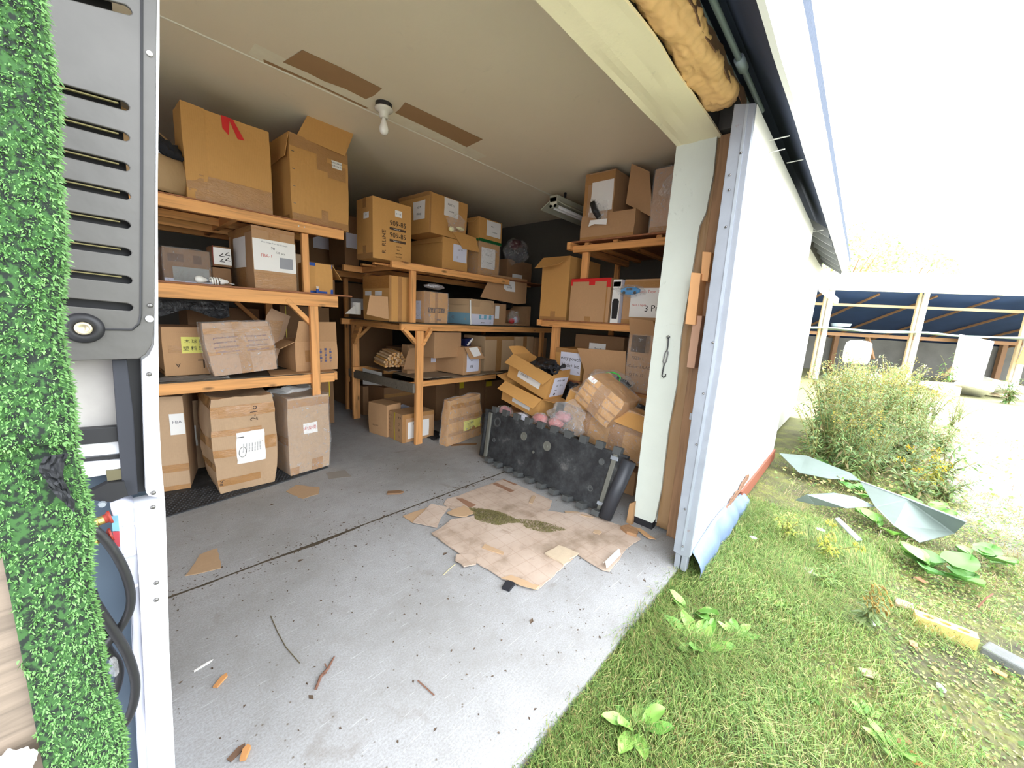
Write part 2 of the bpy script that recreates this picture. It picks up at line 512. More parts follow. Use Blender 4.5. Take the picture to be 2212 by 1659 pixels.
# painted jamb facing the opening
mb = MB()
pts = [(0.975, 0.05), (0.98, 1.2), (0.978, 2.40), (0.76, 2.40), (0.752, 2.2), (0.765, 2.0), (0.79, 1.93), (0.80, 1.6), (0.812, 1.3), (0.80, 1.0), (0.815, 0.7), (0.81, 0.3), (0.825, 0.08), (0.84, 0.05)]
mb.prism([(2.40, a, b) for a, b in pts], (0.02, 0, 0))
jamb = mb.build('trim_3', JAMB, kind='structure')
mb = MB(); mb.box(2.405, 0.84, 0.0, 2.46, 0.975, 0.055); mb.build('trim_4', BLACKM, kind='structure')
KRAFT = mat('kraft_paper', f_plaster, (150, 118, 82), 0.7)
def kp(a, b):
    z = 0.03 + 2.36 * b; y = 0.71 + 0.11 * a + 0.02 * noise.noise(Vector((z * 3, a * 2, 0)))
    return (2.425 + 0.012 * noise.noise(Vector((a * 5, z * 6, 3))), y, z)
MB().sheet(kp, 8, 50).build('trim_5', KRAFT, kind='structure', solid=0.003, smooth=True)
mb = MB(); mb.box(2.41, 0.665, 0.0, 2.455, 0.745, 2.40); mb.build('trim_6', OLDWOOD, kind='structure', bevel=0.004)
for i, q in enumerate(([(2.33, 0.733, 1.775), (2.33, 0.684, 1.767), (2.33, 0.683, 1.613), (2.33, 0.722, 1.617)], [(2.3, 0.768, 1.66), (2.3, 0.716, 1.653), (2.3, 0.708, 1.368), (2.3, 0.764, 1.371)], [(2.32, 0.731, 1.423), (2.32, 0.684, 1.422), (2.32, 0.687, 1.12), (2.32, 0.731, 1.123)])):
    m_ = plain('pale_wood_block', (228, 172, 118)) if i < 2 else plain('rosy_wood_block', (190, 150, 124))
    o = MB().prism(q, (.112 if i == 1 else .085, 0, 0)).build('wood_block', m_, bevel=0.003,
        label=['upper pale wood block nailed beside the white door edge', 'long bright wood block on jamb, middle of three', 'lowest greyish pink wood block beside the white door edge'][i], cat='wood block')
# soffit, eave, roof
DKS = plain('flare_tinted_soffit', (62, 70, 94), rough=0.8)  # dark bluish tone imitates flare over the shaded recess under the eave
mb = MB()
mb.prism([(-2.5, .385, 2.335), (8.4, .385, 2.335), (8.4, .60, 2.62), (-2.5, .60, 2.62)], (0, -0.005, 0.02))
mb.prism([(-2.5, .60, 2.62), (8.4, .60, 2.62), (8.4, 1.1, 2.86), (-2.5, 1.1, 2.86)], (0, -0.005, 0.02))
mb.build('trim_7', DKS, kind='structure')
RAFT = plain('pale_rafter', (170, 172, 176))
mb = MB()
for x in (4.95, 5.45, 5.95, 6.45, 6.95, 7.45, 7.95):
    mb.prism([(x, .40, 2.30), (x, .66, 2.49), (x, .66, 2.56), (x, .40, 2.37)], (0.022, 0, 0))
mb.build('trim_8', RAFT, kind='structure')
mb = MB()
def fas(a, b):
    x = -2.5 + 10.9 * a
    return (x, .372 - 0.01 * b + 0.004 * noise.noise(Vector((x * 2, 0, 0))), 2.30 + 0.25 * b + 0.006 * noise.noise(Vector((x * 4, b, 0))))
mb.sheet(fas, 60, 3)
mb.build('trim_9', WHITEMET, kind='structure', solid=0.02)
SHING = plain('shingle', (96, 106, 128), rough=0.85, bump=0.6)
mb = MB()
mb.sheet(lambda a, b: (-2.5 + 11.0 * a, .345 + 3.1 * b + 0.006 * noise.noise(Vector((a * 90, 0, 0))), 2.565 + 1.55 * b), 90, 20)
mb.sheet(lambda a, b: (-2.5 + 11.0 * a, 3.445 + 3.3 * b, 4.115 - 1.55 * b), 10, 4)
roof = mb.build('roof', SHING, kind='structure', solid=0.035)
# outer door panel, slid open along the wall
door = empty('door_1', (0, 0, 0), kind='structure')
def dface(a, b):
    x = 2.13 + 2.68 * a; z = 0.10 + 2.27 * b + (0.03 * (1 - b) * noise.noise(Vector((x * 5, 0, 0))) if b < .1 else 0)
    return (x, .520 + 0.003 * noise.noise(Vector((x * 2, z * 2, 0))), z)
MB().sheet(dface, 40, 30).build('door_panel', WHITEMET, door, solid=0.008)
MB().box(2.13, .530, 0.1, 4.81, .592, 2.36).build('door_core', OLDWOOD, door)
mb = MB(); mb.prism([(2.104, 0.609, 2.389), (2.104, 0.519, 2.366), (2.104, 0.498, 1.196), (2.104, 0.511, 0.1), (2.104, 0.559, 0.089), (2.104, 0.601, 0.097)], (0.02, 0, 0))
mb.build('edge_strip', TRIMMET, door, bevel=0.003)
mb = MB(); mb.prism([(2.1, 0.557, 2.372), (2.1, 0.546, 2.369), (2.1, 0.528, 1.192), (2.1, 0.547, 0.126), (2.1, 0.559, 0.12), (2.1, 0.543, 1.19)], (0.006, 0, 0))
mb.build('edge_rib', GALV, door)
SCREW = plain('screw_metal', (120, 118, 116), metal=0.8, rough=0.4)
for q in [(2.1, 0.549, 2.164), (2.1, 0.583, 2.075), (2.1, 0.577, 2.008), (2.1, 0.568, 1.84), (2.1, 0.551, 1.284), (2.1, 0.56, 1.019), (2.1, 0.558, 0.743), (2.1, 0.569, 0.368), (2.1, 0.553, 0.151)]:
    MB().lathe([(0.003, 0), (0.006, -0.001), (0.005, -0.004), (0.001, -0.006)], 10, (q, (1, 0, 0))).build('screw', SCREW, door)
mb = MB(); mb.box(2.112, .525, 0.0, 2.16, .555, .105); mb.box(2.112, .560, 0.0, 2.16, .59, .105); mb.build('worn_foot', TRIMMET, door, bevel=0.003)
# bluish flashing curling off the foot of the door
FLASH = mat('blue_flashing', f_galv, (116, 134, 172), 0.3)
def fl(a, b):
    x = 2.14 + 1.25 * a
    z = -0.04 + (0.16 + 0.05 * math.sin(a * 4)) * b
    return (x, .512 - 0.05 * (1 - b) - 0.03 * math.sin(b * 3.14) * (1 + noise.noise(Vector((x * 6, 0, 0)))), z)
MB().sheet(fl, 40, 8).build('bottom_flashing', FLASH, door, solid=0.003, smooth=True)
BARK = mat('rotten_wood', f_wood, (120, 84, 62), 0, 0.4)
def rot_(a, b):
    x = 2.5 + 1.0 * a
    return (x, .507 - 0.012 * abs(noise.noise(Vector((x * 30, b * 3, 0)))), 0.07 + 0.10 * a + 0.05 * b * (1 + noise.noise(Vector((x * 9, 1, 0)))))
MB().sheet(rot_, 50, 4).build('rotten_strip', BARK, door, solid=0.006)
MB().box(3.3, .50, 0.0, 4.85, .53, .11).build('red_sill_board', plain('red_brown_board', (132, 72, 50)), door)
NAILM = plain('pale_nail', (215, 215, 210), rough=0.4)
for x, y, z, L_ in ((2.45, .52, 2.33, .09), (2.5, .52, 2.29, .07), (2.9, .5, 2.36, .08), (4.6, .5, 2.3, .08)):
    MB().tube([(x, y, z), (x + .01, y - L_, z + .005)], 0.003, 6).build('nail', NAILM, door)
# door track pipes
PIPE = plain('pale_pipe', (168, 182, 190), rough=0.5, metal=0.2)
tr = empty('door_track', (0, .64, 2.5), label='two pale parallel metal rails running under the dark eave', cat='rail')
for (y, z, r_) in ((.640, 2.53, .011), (.592, 2.53, .012)):
    MB().tube([(-2.2 - 0, y - .64, z - 2.5), (2.55, y - .64, z - 2.5)], r_, 10).build('rail', PIPE, tr, smooth=True)
MB().tube([(2.02, -.048, .03), (2.11, -.048, .03)], 0.021, 12).build('rail_coupling', PIPE, tr, smooth=True)
# orange insulation strip stuffed above the header
INS = mat('insulation_paper', f_plaster, (234, 188, 126), 0.5)
def insf(a, b):
    x = -2.0 + 4.25 * a; an = math.pi * (0.02 + 0.96 * b)
    rr = 0.074 + 0.026 * noise.noise(Vector((x * 6, b * 3, 0))) + 0.016 * abs(noise.noise(Vector((x * 19, b * 7, 4)))) + .006 * noise.noise(Vector((x * 50, b * 16, 4)))
    end = min(1.0, (1 - a) * 40) ** .5
    return (x, .688 + rr * math.cos(an) * end * 1.0, 2.47 - rr * math.sin(an) * end * 0.85)
MB().sheet(insf, 420, 26).build('insulation_roll', INS, solid=0.006, smooth=True, label='crumpled orange paper-faced insulation strip stuffed above the door header', cat='insulation')
def insf2(a, b):
    x = -2.0 + 4.33 * a
    return (x, .612 + 0.012 * noise.noise(Vector((x * 7, 0, 0))) + 0.004 * b, 2.44 + 0.06 * b + 0.02 * noise.noise(Vector((x * 11, b, 2))))
MB().sheet(insf2, 120, 4).build('loose_paper_strip', plain('torn_brown_paper', (120, 88, 64), bump=.5), solid=0.004, label='torn brown paper fringe hanging along the orange insulation', cat='paper')

# turnbuckle hook on the jamb
hk = empty('hook_turnbuckle', (2.39, .90, 1.33), label='dark metal turnbuckle with hook hanging on the white jamb', cat='hook')
q = [Vector(p) - Vector((2.39, .90, 1.33)) for p in [(2.385, 0.881, 1.288), (2.385, 0.877, 1.239), (2.385, 0.879, 1.205), (2.385, 0.886, 1.12), (2.385, 0.889, 1.078), (2.385, 0.891, 1.043), (2.385, 0.881, 1.035), (2.385, 0.87, 1.043), (2.385, 0.869, 1.058)]]
MB().tube([q[0] + Vector((0, 0, .0)), q[1], q[2]], 0.004, 8).build('eye_rod', GALV if False else BLACKM, hk)
MB().tube([q[0] + Vector((-.002, .008 * math.cos(t), .008 * math.sin(t))) for t in [k * .63 for k in range(11)]], 0.003, 6).build('eye', BLACKM, hk)
for s in (-1, 1):
    MB().tube([q[2], q[2] + Vector((0, s * .009, -.012)), q[3] + Vector((0, s * .009, .012)), q[3]], 0.0035, 8).build('frame_bar', plain('worn_steel', (110, 108, 110), metal=.7, rough=.45), hk)
MB().tube(q[3:], 0.004, 8).build('hook', BLACKM, hk)
MB().box(2.40, .655, .80, 2.404, .70, .84).build('latch_plate', GALV, label='small bent silver plate on brown jamb beside door edge', cat='latch plate')

# ================================================================ SHELVES
ls = empty('wooden_shelf_unit', (1.17, 3.25, 0), label='left lumber shelf unit holding the two large boxes under the ceiling', cat='shelf', group='lumber shelf units')
O = Vector((1.17, 3.25, 0))
def P(name, m, *boxes, parent=None, off=None, bevel=0.003, label=None):
    off = off or O; mb = MB()
    for b in boxes:
        mb.box(b[0] - off[0], b[1] - off[1], b[2], b[3] - off[0], b[4] - off[1], b[5])
    return mb.build(name, m, parent or ls, bevel=bevel, label=label)
for i, (x1, z0, z1) in enumerate(((1.331, .735, .811), (1.377, 1.358, 1.449), (1.434, 1.906, 1.979))):
    P('front_beam', WX, (-1.6, 3.25, z0, x1, 3.288, z1))
    P('back_beam', WX, (-1.6, 4.36, z0, x1, 4.40, z1))
    for x in (-1.2, -.7, -.2, .25, .7, 1.1):
        P('cross_joist', WY, (x, 3.29, z0 + .01, x + .038, 4.36, z1))
P('end_rail', WY, (1.334, 3.29, .74, 1.372, 4.36, .809))
P('middle_rail', WX, (-1.6, 3.75, 1.92, 1.30, 3.79, 1.975)); P('middle_rail', WX, (-1.6, 4.0, 1.90, 1.30, 4.04, 1.975))
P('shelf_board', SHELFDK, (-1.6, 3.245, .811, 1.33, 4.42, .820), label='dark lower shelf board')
P('shelf_board', PLYW, (-1.6, 3.235, 1.449, 1.490, 4.42, 1.462))
P('shelf_board', PLYW, (-1.6, 3.245, 1.979, 1.42, 4.42, 1.987))
P('post', WZ, (1.142, 3.212, 0, 1.203, 3.25, 1.358))
P('post', WZ, (1.128, 3.29, 1.462, 1.177, 3.33, 1.906))
for x in (-.6, 1.15): P('post', WZ, (x, 4.40, 0, x + .06, 4.44, 1.98))
P('post', WZ, (-.9, 3.212, 0, -.84, 3.25, 1.358))
MB().bar(Vector((.99, 3.27, 1.40)) - O, Vector((1.165, 3.27, 1.215)) - O, .035, .045, (0, 1, 0)).build('brace', WX, ls, bevel=.003)
MB().bar(Vector((.90, 4.38, 1.36)) - O, Vector((1.15, 4.38, 1.10)) - O, .035, .04, (0, 1, 0)).build('brace', WX, ls, bevel=.003)
for x in (1.095, 1.135): MB().lathe([(.005, 0), (.005, .002), (.001, .004)], 8, (Vector((x, 3.25, 1.945)) - O, (0, -1, 0))).build('screw', NAILM, ls)

ms = empty('wooden_shelf_unit', (2.2, 3.26, 0), label='middle lumber shelf unit with the grey plank nailed across its end', cat='shelf', group='lumber shelf units')
O2 = Vector((2.2, 3.26, 0))
def P2(n, m, *b, **k): return P(n, m, *b, parent=ms, off=O2, **k)
P2('front_beam', WX, (1.876, 3.26, 1.749, 3.45, 3.30, 1.81))
P2('back_beam', WX, (1.80, 4.10, 1.745, 4.3, 4.14, 1.808))
for y in (3.55, 3.8): P2('slat', WX, (1.86, y, 1.79, 4.2, y + .05, 1.809))
P2('shelf_board', PLYW, (1.99, 3.27, 1.81, 4.3, 4.12, 1.818))
P2('end_rail', WY, (2.0, 3.30, 1.75, 2.04, 4.10, 1.808))
P2('front_beam', WX, (1.974, 3.26, 1.174, 4.42, 3.30, 1.240))
P2('back_beam', WX, (1.93, 4.47, 1.174, 4.42, 4.51, 1.240))
P2('end_rail', WY, (2.02, 3.30, 1.170, 2.06, 4.47, 1.225))
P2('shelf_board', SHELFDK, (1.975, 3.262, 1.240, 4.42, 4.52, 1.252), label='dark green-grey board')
P2('front_beam', WX, (2.09, 3.265, .600, 3.30, 3.30, .655))
P2('middle_beam', WX, (2.282, 4.146, .605, 3.9, 4.186, .655))
P2('back_beam', WX, (2.05, 4.47, .605, 4.2, 4.51, .66))
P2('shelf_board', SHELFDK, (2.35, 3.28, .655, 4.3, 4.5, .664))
P2('post', WZ, (2.125, 3.222, 0, 2.205, 3.26, 1.174), label='front post of the middle shelf')
P2('post', WZ, (2.09, 3.285, 1.252, 2.150, 3.325, 1.750))
P2('post', WZ, (2.065, 4.50, 0, 2.150, 4.54, 1.174))
P2('post', WZ, (2.07, 4.14, 1.252, 2.12, 4.18, 1.745))
for x in (4.2,): P2('post', WZ, (x, 3.3, 0, x + .06, 3.34, 1.174)); P2('post', WZ, (x, 4.5, 0, x + .06, 4.54, 1.75))
def B2(a, b, w=.035, t=.06): MB().bar(Vector(a) - O2, Vector(b) - O2, w, t, (0, 1, 0)).build('brace', WX, ms, bevel=.003)
B2((2.19, 3.245, 1.03), (2.30, 3.245, 1.20)); B2((2.14, 3.27, 1.05), (2.0, 3.27, 1.19))
B2((2.12, 4.48, 1.02), (2.30, 4.48, 1.19)); 
MB().bar(Vector((2.06, 4.46, .97)) - O2, Vector((2.06, 4.28, 1.19)) - O2, .09, .035, (1, 0, 0)).build('brace', WY, ms, bevel=.003)
a_, b_ = Vector((2.085, 4.64, .57)), Vector((2.085, 3.20, .605))
MB().bar(a_ - O2, b_ - O2, .03, .098, (0, 0, 1)).build('nailed_plank', GREYWOOD, ms, bevel=.006, label='weathered grey plank')
MB().sheet(lambda a, b: (2.12 - 2.2 + .02 * a, 4.36 - 3.26 - .42 * a, .46 + .20 * b + .05 * a * (1 - b)), 4, 4).build('paper_sheet', PAPER, ms, solid=.001)

rs = empty('wooden_shelf_unit', (3.25, 2.4, 0), label='right lumber shelf unit with the red-taped box on it', cat='shelf', group='lumber shelf units')
O3 = Vector((3.25, 2.4, 0))
def P3(n, m, *b, **k): return P(n, m, *b, parent=rs, off=O3, **k)
P3('front_beam', WY, (3.2, 1.0, 2.01, 3.24, 2.20, 2.07)); P3('end_rail', WX, (3.15, 2.20, 2.03, 4.4, 2.24, 2.10))
P3('shelf_board', PLYW, (3.2, 1.0, 2.10, 4.4, 2.24, 2.115))
for y in (1.35, 1.75, 2.05): P3('cross_joist', WX, (3.24, y, 2.07, 4.4, y + .05, 2.10))
P3('front_beam', WY, (3.2, 1.0, 1.285, 3.24, 2.53, 1.345)); P3('shelf_board', PLYW, (3.19, 1.0, 1.345, 4.4, 2.50, 1.357)); P3('end_rail', WX, (3.17, 2.53, 1.29, 4.4, 2.57, 1.352))
P3('front_beam', WY, (3.2, 1.0, .69, 3.24, 2.42, .75)); P3('shelf_board', PLYW, (3.19, 1.0, .75, 4.4, 2.42, .762))
P3('post', WZ, (3.25, 2.335, 0, 3.29, 2.425, 1.30)); P3('post', WZ, (3.245, 2.05, 1.357, 3.285, 2.12, 2.05))
P3('post', WZ, (3.25, 1.0, 0, 3.29, 1.07, 1.30)); P3('post', WZ, (4.35, 1.0, 0, 4.39, 1.06, 2.1)); P3('post', WZ, (4.35, 2.3, 0, 4.39, 2.36, 2.1))
P3('back_rail', WY, (4.30, 1.0, 1.62, 4.34, 2.3, 1.70))

# ================================================================ BOXES: left unit, top shelf
Zt = 1.988
G = 'cardboard boxes on the left shelf'
b = cbox((0.463, 3.29, 1.988, 0.483, 0.201, 0.564, 3.0), 'large plain box with a red tape mark under the ceiling', 'orange', bulge=.006, amp=.004, seed=3, group=G,
    tapes=(('F', 0, 0, .24, 1, card('orange')), ('F', .0, .0, 1, .285), ('F', .40, .12, .56, .27), ('F', .08, .02, .66, .09)))
# red tape, an upside-down V
g = grid_face('F', *b.s, 0, 0, 1, 1, .0045)
for q in (((.42, 1.0), (.52, 1.0), (.50, .80), (.43, .86)), ((.50, 1.0), (.56, .99), (.68, .80), (.60, .79))):
    MB().prism([b.D(g(*p)) for p in q], (0, -.0006, 0)).build('red_tape_strip', REDT, b.root, label='red tape strip')
def plastic_blob(name, c, r3, label, cat, m=None, group=None, inner=(), seed=0, eul=(0, 0, 0), amp=.35, res=4):
    o = empty(name, c, label=label, cat=cat, group=group, eul=tuple(R(a) for a in eul))
    bm = bmesh.new(); bmesh.ops.create_icosphere(bm, subdivisions=res, radius=1)
    for v in bm.verts:
        p = v.co.copy(); k = 1 + amp * noise.noise(p * 1.8 + Vector((seed, 0, 0))) + amp * .5 * abs(noise.noise(p * 4.5 + Vector((seed, 3, 0))))
        v.co = Vector((p.x * r3[0], p.y * r3[1], p.z * r3[2])) * k
    me = bpy.data.meshes.new('bag'); bm.to_mesh(me); bm.free(); me.materials.append(m or WRAP)
    q = bpy.data.objects.new('bag_film', me); COL.objects.link(q); q.parent = o
    for (nm, mm, cc, rr) in inner:
        bm = bmesh.new(); bmesh.ops.create_icosphere(bm, subdivisions=3, radius=1)
        for v in bm.verts:
            p = v.co.copy(); v.co = Vector((p.x * rr[0], p.y * rr[1], p.z * rr[2])) * (1 + .3 * noise.noise(p * 2.5 + Vector((seed + cc[0] * 40, 0, 0)))) + Vector(cc)
        me = bpy.data.meshes.new(nm); bm.to_mesh(me); bm.free(); me.materials.append(mm)
        for p in me.polygons: p.use_smooth = True
        q = bpy.data.objects.new(nm, me); COL.objects.link(q); q.parent = o
    return o
BLKF = plain('black_fabric', (26, 26, 32), rough=.9)
BLKBAG = mat('black_film', lambda n: (f_plain(n, (24, 25, 30), rough=.25), n.bump(n.noise(16, 5, n.coords(), dist=2), .8, .02)))
PINKF = plain('dusty_pink_fabric', (190, 130, 136))
b = cbox((1.064, 3.285, 1.988, 0.441, 0.37, 0.604, 4.0), 'tall stapled box with open flap near the ceiling, right end of top shelf', 'orange', top=False, bulge=.006, amp=.004, seed=11, group=G,
    tapes=(('F', 0, .86, 1, 1), ('F', .44, .68, .62, .9), ('F', 0, 0, 1, .09), ('F', .50, .05, .62, .2), ('S', 0, 0, .9, .07), ('F', .62, .62, .95, .8)),
    labels=(('F', .70, .76, .88, .855, PAPER, (('BACKDROP', .016, .5, .7, 0), ('10PACK-01', .016, .5, .3, 0))),),
    flaps=(('L', .17, -84, .01),))
Mi = (Matrix.Translation(b.root.location) @ Euler((0, 0, R(4))).to_matrix().to_4x4()).inverted()
MB().prism([Mi @ Vector(p) for p in [(1.12, 3.29, 2.588), (1.199, 3.29, 2.752), (1.319, 3.29, 2.769), (1.562, 3.29, 2.784), (1.474, 3.29, 2.561)]], (0, .004, 0)).build('flap', card('orange'), b.root)
for k in range(4):
    z = .12 + k * .12
    MB().box(.012, -.006, z, .03, -.004, z + .004).build('staple', SCREW, b.root); 
# bag of soft goods in an open sack at the far left
sk = empty('paper_sack', (.30, 3.40, Zt), label='open brown sack with plastic-wrapped clothes at left of top shelf', cat='sack')
def sackf(a, b_):
    an = 2 * math.pi * a; r_ = .17 + .03 * math.sin(b_ * 3) ; top = .36 + .16 * math.cos(an - 2.2)
    return (r_ * 1.15 * math.cos(an) - .03, r_ * math.sin(an), .005 + b_ * top * 1.0)
MB().sheet(sackf, 32, 10).build('sack_body', plain('tan_sack', (168, 138, 100), bump=.4), sk, smooth=True, solid=.004)
for i in range(5):
    bm = bmesh.new(); bmesh.ops.create_icosphere(bm, subdivisions=3, radius=1)
    for v in bm.verts: v.co = Vector((v.co.x * .07, v.co.y * .09, v.co.z * .07)) * (1 + .4 * noise.noise(v.co * 3 + Vector((i, 0, 0)))) + Vector((.06 * math.cos(i * 2) + .03, .05 * math.sin(i * 2) - .04, .10 + .05 * i))
    me = bpy.data.meshes.new('c'); bm.to_mesh(me); bm.free(); me.materials.append((BLKBAG, PINKF, PAPERB, BLKF, BLKBAG)[i])
    q = bpy.data.objects.new('wrapped_garment', me); COL.objects.link(q); q.parent = sk

# ---- left unit, middle shelf
Zm = 1.463
b = cbox((0.801, 3.3, 1.463, 0.28, 0.542, 0.438, 3.0), 'tall taped box with a large white handwritten sheet on the middle shelf', 'tan', bulge=.005, amp=.003, group=G,
    tapes=(('F', 0, 0, 1, .26), ('F', .38, .80, .64, .98), ('F', 0, .94, 1, 1), ('S', .1, 0, .7, 1), ('S', 0, .9, 1, 1)),
    labels=(('F', 0.01, .30, 1.0, .80, PAPER, (('Knit Fringe Trim kit (Colour)', .014, .5, .90, -3, GREYINK), ('50', .026, .45, .74, -6), ('120 pcs', .02, .62, .62, -4), ('FBA-1', .030, .30, .48, 0, REDINK))),
            ('S', .25, .35, .75, .85, PAPER)))
b.decal('F', .60, .36, .92, .54, .0055, plain('grey_print_block', (150, 152, 158)), 'printed_block')
b = cbox((0.346, 3.62, 1.463, 0.261, 0.3, 0.242, 2.0), 'low glossy box with a grey label beside the light bulbs', 'dark', group=G, amp=.002, wrap=.004,
    labels=(('F', .18, .08, .95, .48, plain('grey_label', (150, 152, 148), var=.05)),), tapes=(('F', .0, .0, 1, .14, PAPERB), ('F', .1, .62, .42, .84, plain('print_brown', (100, 70, 46))), ('F', .62, .6, .8, .84, plain('print_brown', (100, 70, 46)))))
cbox((0.614, 3.6, 1.463, 0.108, 0.16, 0.137, 2.0), 'little brown box under the white-labelled one on the middle shelf', 'dark', group=G)
cbox((0.619, 3.6, 1.61, 0.111, 0.16, 0.145, 2.0), 'small box with a white drawn label stacked behind the bulbs', 'dark', group=G,
    labels=(('F', .05, .1, 1.0, .92, PAPER, (('>>', .06, .6, .62, 200), ('>>', .06, .6, .3, 200))),), tapes=(('F', 0, 0, .05, 1, plain('red_edge', (120, 40, 30))),))
# bulbs
GLOBE = mat('frosted_glass', lambda n: (n.col((.85, .85, .82)), n.set(Roughness=.25)))
lb = empty('light_bulb', (.488, 3.30, Zm + .026), label='round frosted light bulb lying on the middle shelf', cat='light bulb')
MB().lathe([(.002, -.027), (.014, -.024), (.023, -.013), (.026, 0), (.024, .010), (.017, .024), (.013, .034), (.0125, .04)], 24, ((0, 0, 0), (1, .3, 0))).build('globe', GLOBE, lb, smooth=True)
MB().lathe([(.013, .038), (.0125, .05), (.010, .060), (.004, .064)], 16, ((0, 0, 0), (1, .3, 0))).build('screw_base', GALV, lb, smooth=True)
cf = empty('spiral_light_bulb', (.578, 3.28, Zm + .024), label='white spiral energy-saving bulb lying on the middle shelf', cat='light bulb')
hp = []
for k in range(120):
    t = k / 119; an = t * 2 * math.pi * 3.5; x = -.035 + .05 * t
    hp.append((x, .021 * math.cos(an), .021 * math.sin(an)))
MB().tube(hp, .0052, 8).build('spiral_tube', GLOBE, cf, smooth=True)
MB().tube([(-.036, .021, 0), (-.038, .008, .006), (-.038, -.008, -.006), (-.036, -.02, 0)], .0052, 8).build('tube_tip', GLOBE, cf, smooth=True)
MB().lathe([(.018, .016), (.02, .022), (.016, .04), (.0125, .044), (.0125, .058), (.004, .064)], 18, ((0, 0, 0), (1, 0, 0))).build('ballast', PAPER, cf, smooth=True)
MB().tube([(.045, 0, .004), (.075, -.004, -.010), (.095, -.01, -.012)], .0025, 6).build('pin', NAILM, cf)
b = cbox((1.16, 3.55, 1.463, 0.066, 0.14, 0.314, 0.0), 'narrow box half hidden behind the upper post', 'pale', group=G)
b = cbox((1.188, 3.35, 1.463, 0.19, 0.3, 0.24, 2.0), 'box edged with blue tape at the shelf end', 'orange', top=False, group=G,
    tapes=(('F', 0, 0, .75, .08, BLUET), ('F', 0, .9, .28, 1, BLUET), ('F', .9, 0, 1, .16, BLUET), ('F', .96, .86, 1, 1, BLUET)), flaps=(('R', .14, -52, .0),))
pc = empty('pen_cup', (1.235, 3.30, Zm), label='little blue cup with white sticks beside the blue-taped box', cat='cup')
MB().lathe([(.010, 0), (.012, .03), (.011, .032)], 14).build('cup', BLUET, pc)
for i in range(4): MB().tube([(-.004 + .003 * i, 0, .02), (-.008 + .005 * i, .003, .055)], .0014, 5).build('stick', PAPER, pc)
# boxes standing behind, seen through the gaps
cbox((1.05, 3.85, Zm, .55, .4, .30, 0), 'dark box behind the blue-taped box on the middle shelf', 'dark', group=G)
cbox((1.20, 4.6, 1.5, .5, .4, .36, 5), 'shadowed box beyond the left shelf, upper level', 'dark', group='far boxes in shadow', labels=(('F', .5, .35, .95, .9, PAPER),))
# ---- left unit, lower shelf
Zl = .821
b = cbox((0.288, 3.5, 0.821, 0.3, 0.35, 0.341, 1.0), 'wide box with a yellow handwritten note, upside-down print', 'tan', group=G,
    tapes=(('F', .1, .48, .95, .62), ('S', 0, 0, 1, .1)), labels=(('F', .33, .46, .98, .80, YELP, (('木 球 钉   30', .03, .5, .72, 0), ('塑 料 球 钉', .034, .45, .28, 0))),),
    texts=(('F', .80, .24, 'BIL', .09, 180, BROWNINK), ('F', .24, .22, 'A', .04, 180, BROWNINK), ('F', .3, .90, '- - - - - - - - -', .02, 0, BROWNINK)))
b = cbox((0.522, 3.27, 0.835, 0.395, 0.096, 0.369, 4.0), 'shrink-wrapped battered box tilted at the front of the lower shelf', 'pink', group=G, bulge=.012, amp=.009, lean=(-.02, 0), eul=(-2, -4, 0), wrap=.008,
    tapes=(('F', .42, 0, .6, 1), ('F', 0, .80, 1, .9), ('F', .0, .40, 1, .5), ('S', 0, 0, 1, .2)),
    texts=tuple(('F', .28 + .46 * (i % 2), .72 - .09 * (i // 2), 'printed carton text', .018, 0, plain('violet_print', (96, 80, 110))) for i in range(8)))
fl_ = empty('cardboard_flap', (.86, 3.55, Zl + .001), label='taped loose cardboard strip leaning up behind the shrink-wrapped box', cat='cardboard')
MB().prism([(-.03, 0, 0), (.10, 0, 0), (.26, .05, .44), (.12, .05, .50), (.08, .04, .44)], (0, .005, 0)).build('strip', card('pink'), fl_)
MB().prism([(.02, -.004, .16), (.12, -.004, .16), (.2, .03, .40), (.10, .03, .40)], (0, .001, 0)).build('tape', TAPE, fl_)
b = cbox((1.06, 3.33, 0.826, 0.337, 0.452, 0.243, 3.0), 'open box with a folded-out side showing blue printed marks', 'tan', top=False, group=G, bulge=.008, amp=.004,
    texts=tuple(('F', .58 + .12 * (i % 3), .72 - .10 * (i // 3), '■' if i % 2 else '#', .026, 0, plain('blue_print', (84, 86, 120))) for i in range(15)), tapes=(('F', .22, .3, .42, .7),),
    flaps=(('F', .17, 78, .02), ('L', .12, -30, .01)))
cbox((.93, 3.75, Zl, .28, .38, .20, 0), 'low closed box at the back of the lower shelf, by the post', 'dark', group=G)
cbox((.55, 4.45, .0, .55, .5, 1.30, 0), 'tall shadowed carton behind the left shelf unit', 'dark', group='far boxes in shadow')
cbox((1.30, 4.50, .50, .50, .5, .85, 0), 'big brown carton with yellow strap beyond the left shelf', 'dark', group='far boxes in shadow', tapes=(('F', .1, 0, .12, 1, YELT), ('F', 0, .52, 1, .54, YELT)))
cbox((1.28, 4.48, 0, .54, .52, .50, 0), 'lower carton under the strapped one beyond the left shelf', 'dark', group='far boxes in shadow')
# flat plastic and cardboard lying on the lower shelf
MB().sheet(lambda a, b_: (.18 + .42 * a, 3.23 + .20 * b_, .824 + .016 * abs(noise.noise(Vector((a * 6, b_ * 4, 0))))), 24, 10).build('plastic_sheet', WRAP, label='crumpled clear plastic lying on the lower left shelf edge', cat='plastic', solid=.001)
MB().prism([(.85, 3.22, .8225), (1.34, 3.215, .8225), (1.36, 3.5, .8225), (.9, 3.5, .8225)], (0, 0, .003)).build('flat_cardboard', card('tan'), label='flat cardboard sheet under the open box on the lower left shelf', cat='cardboard')
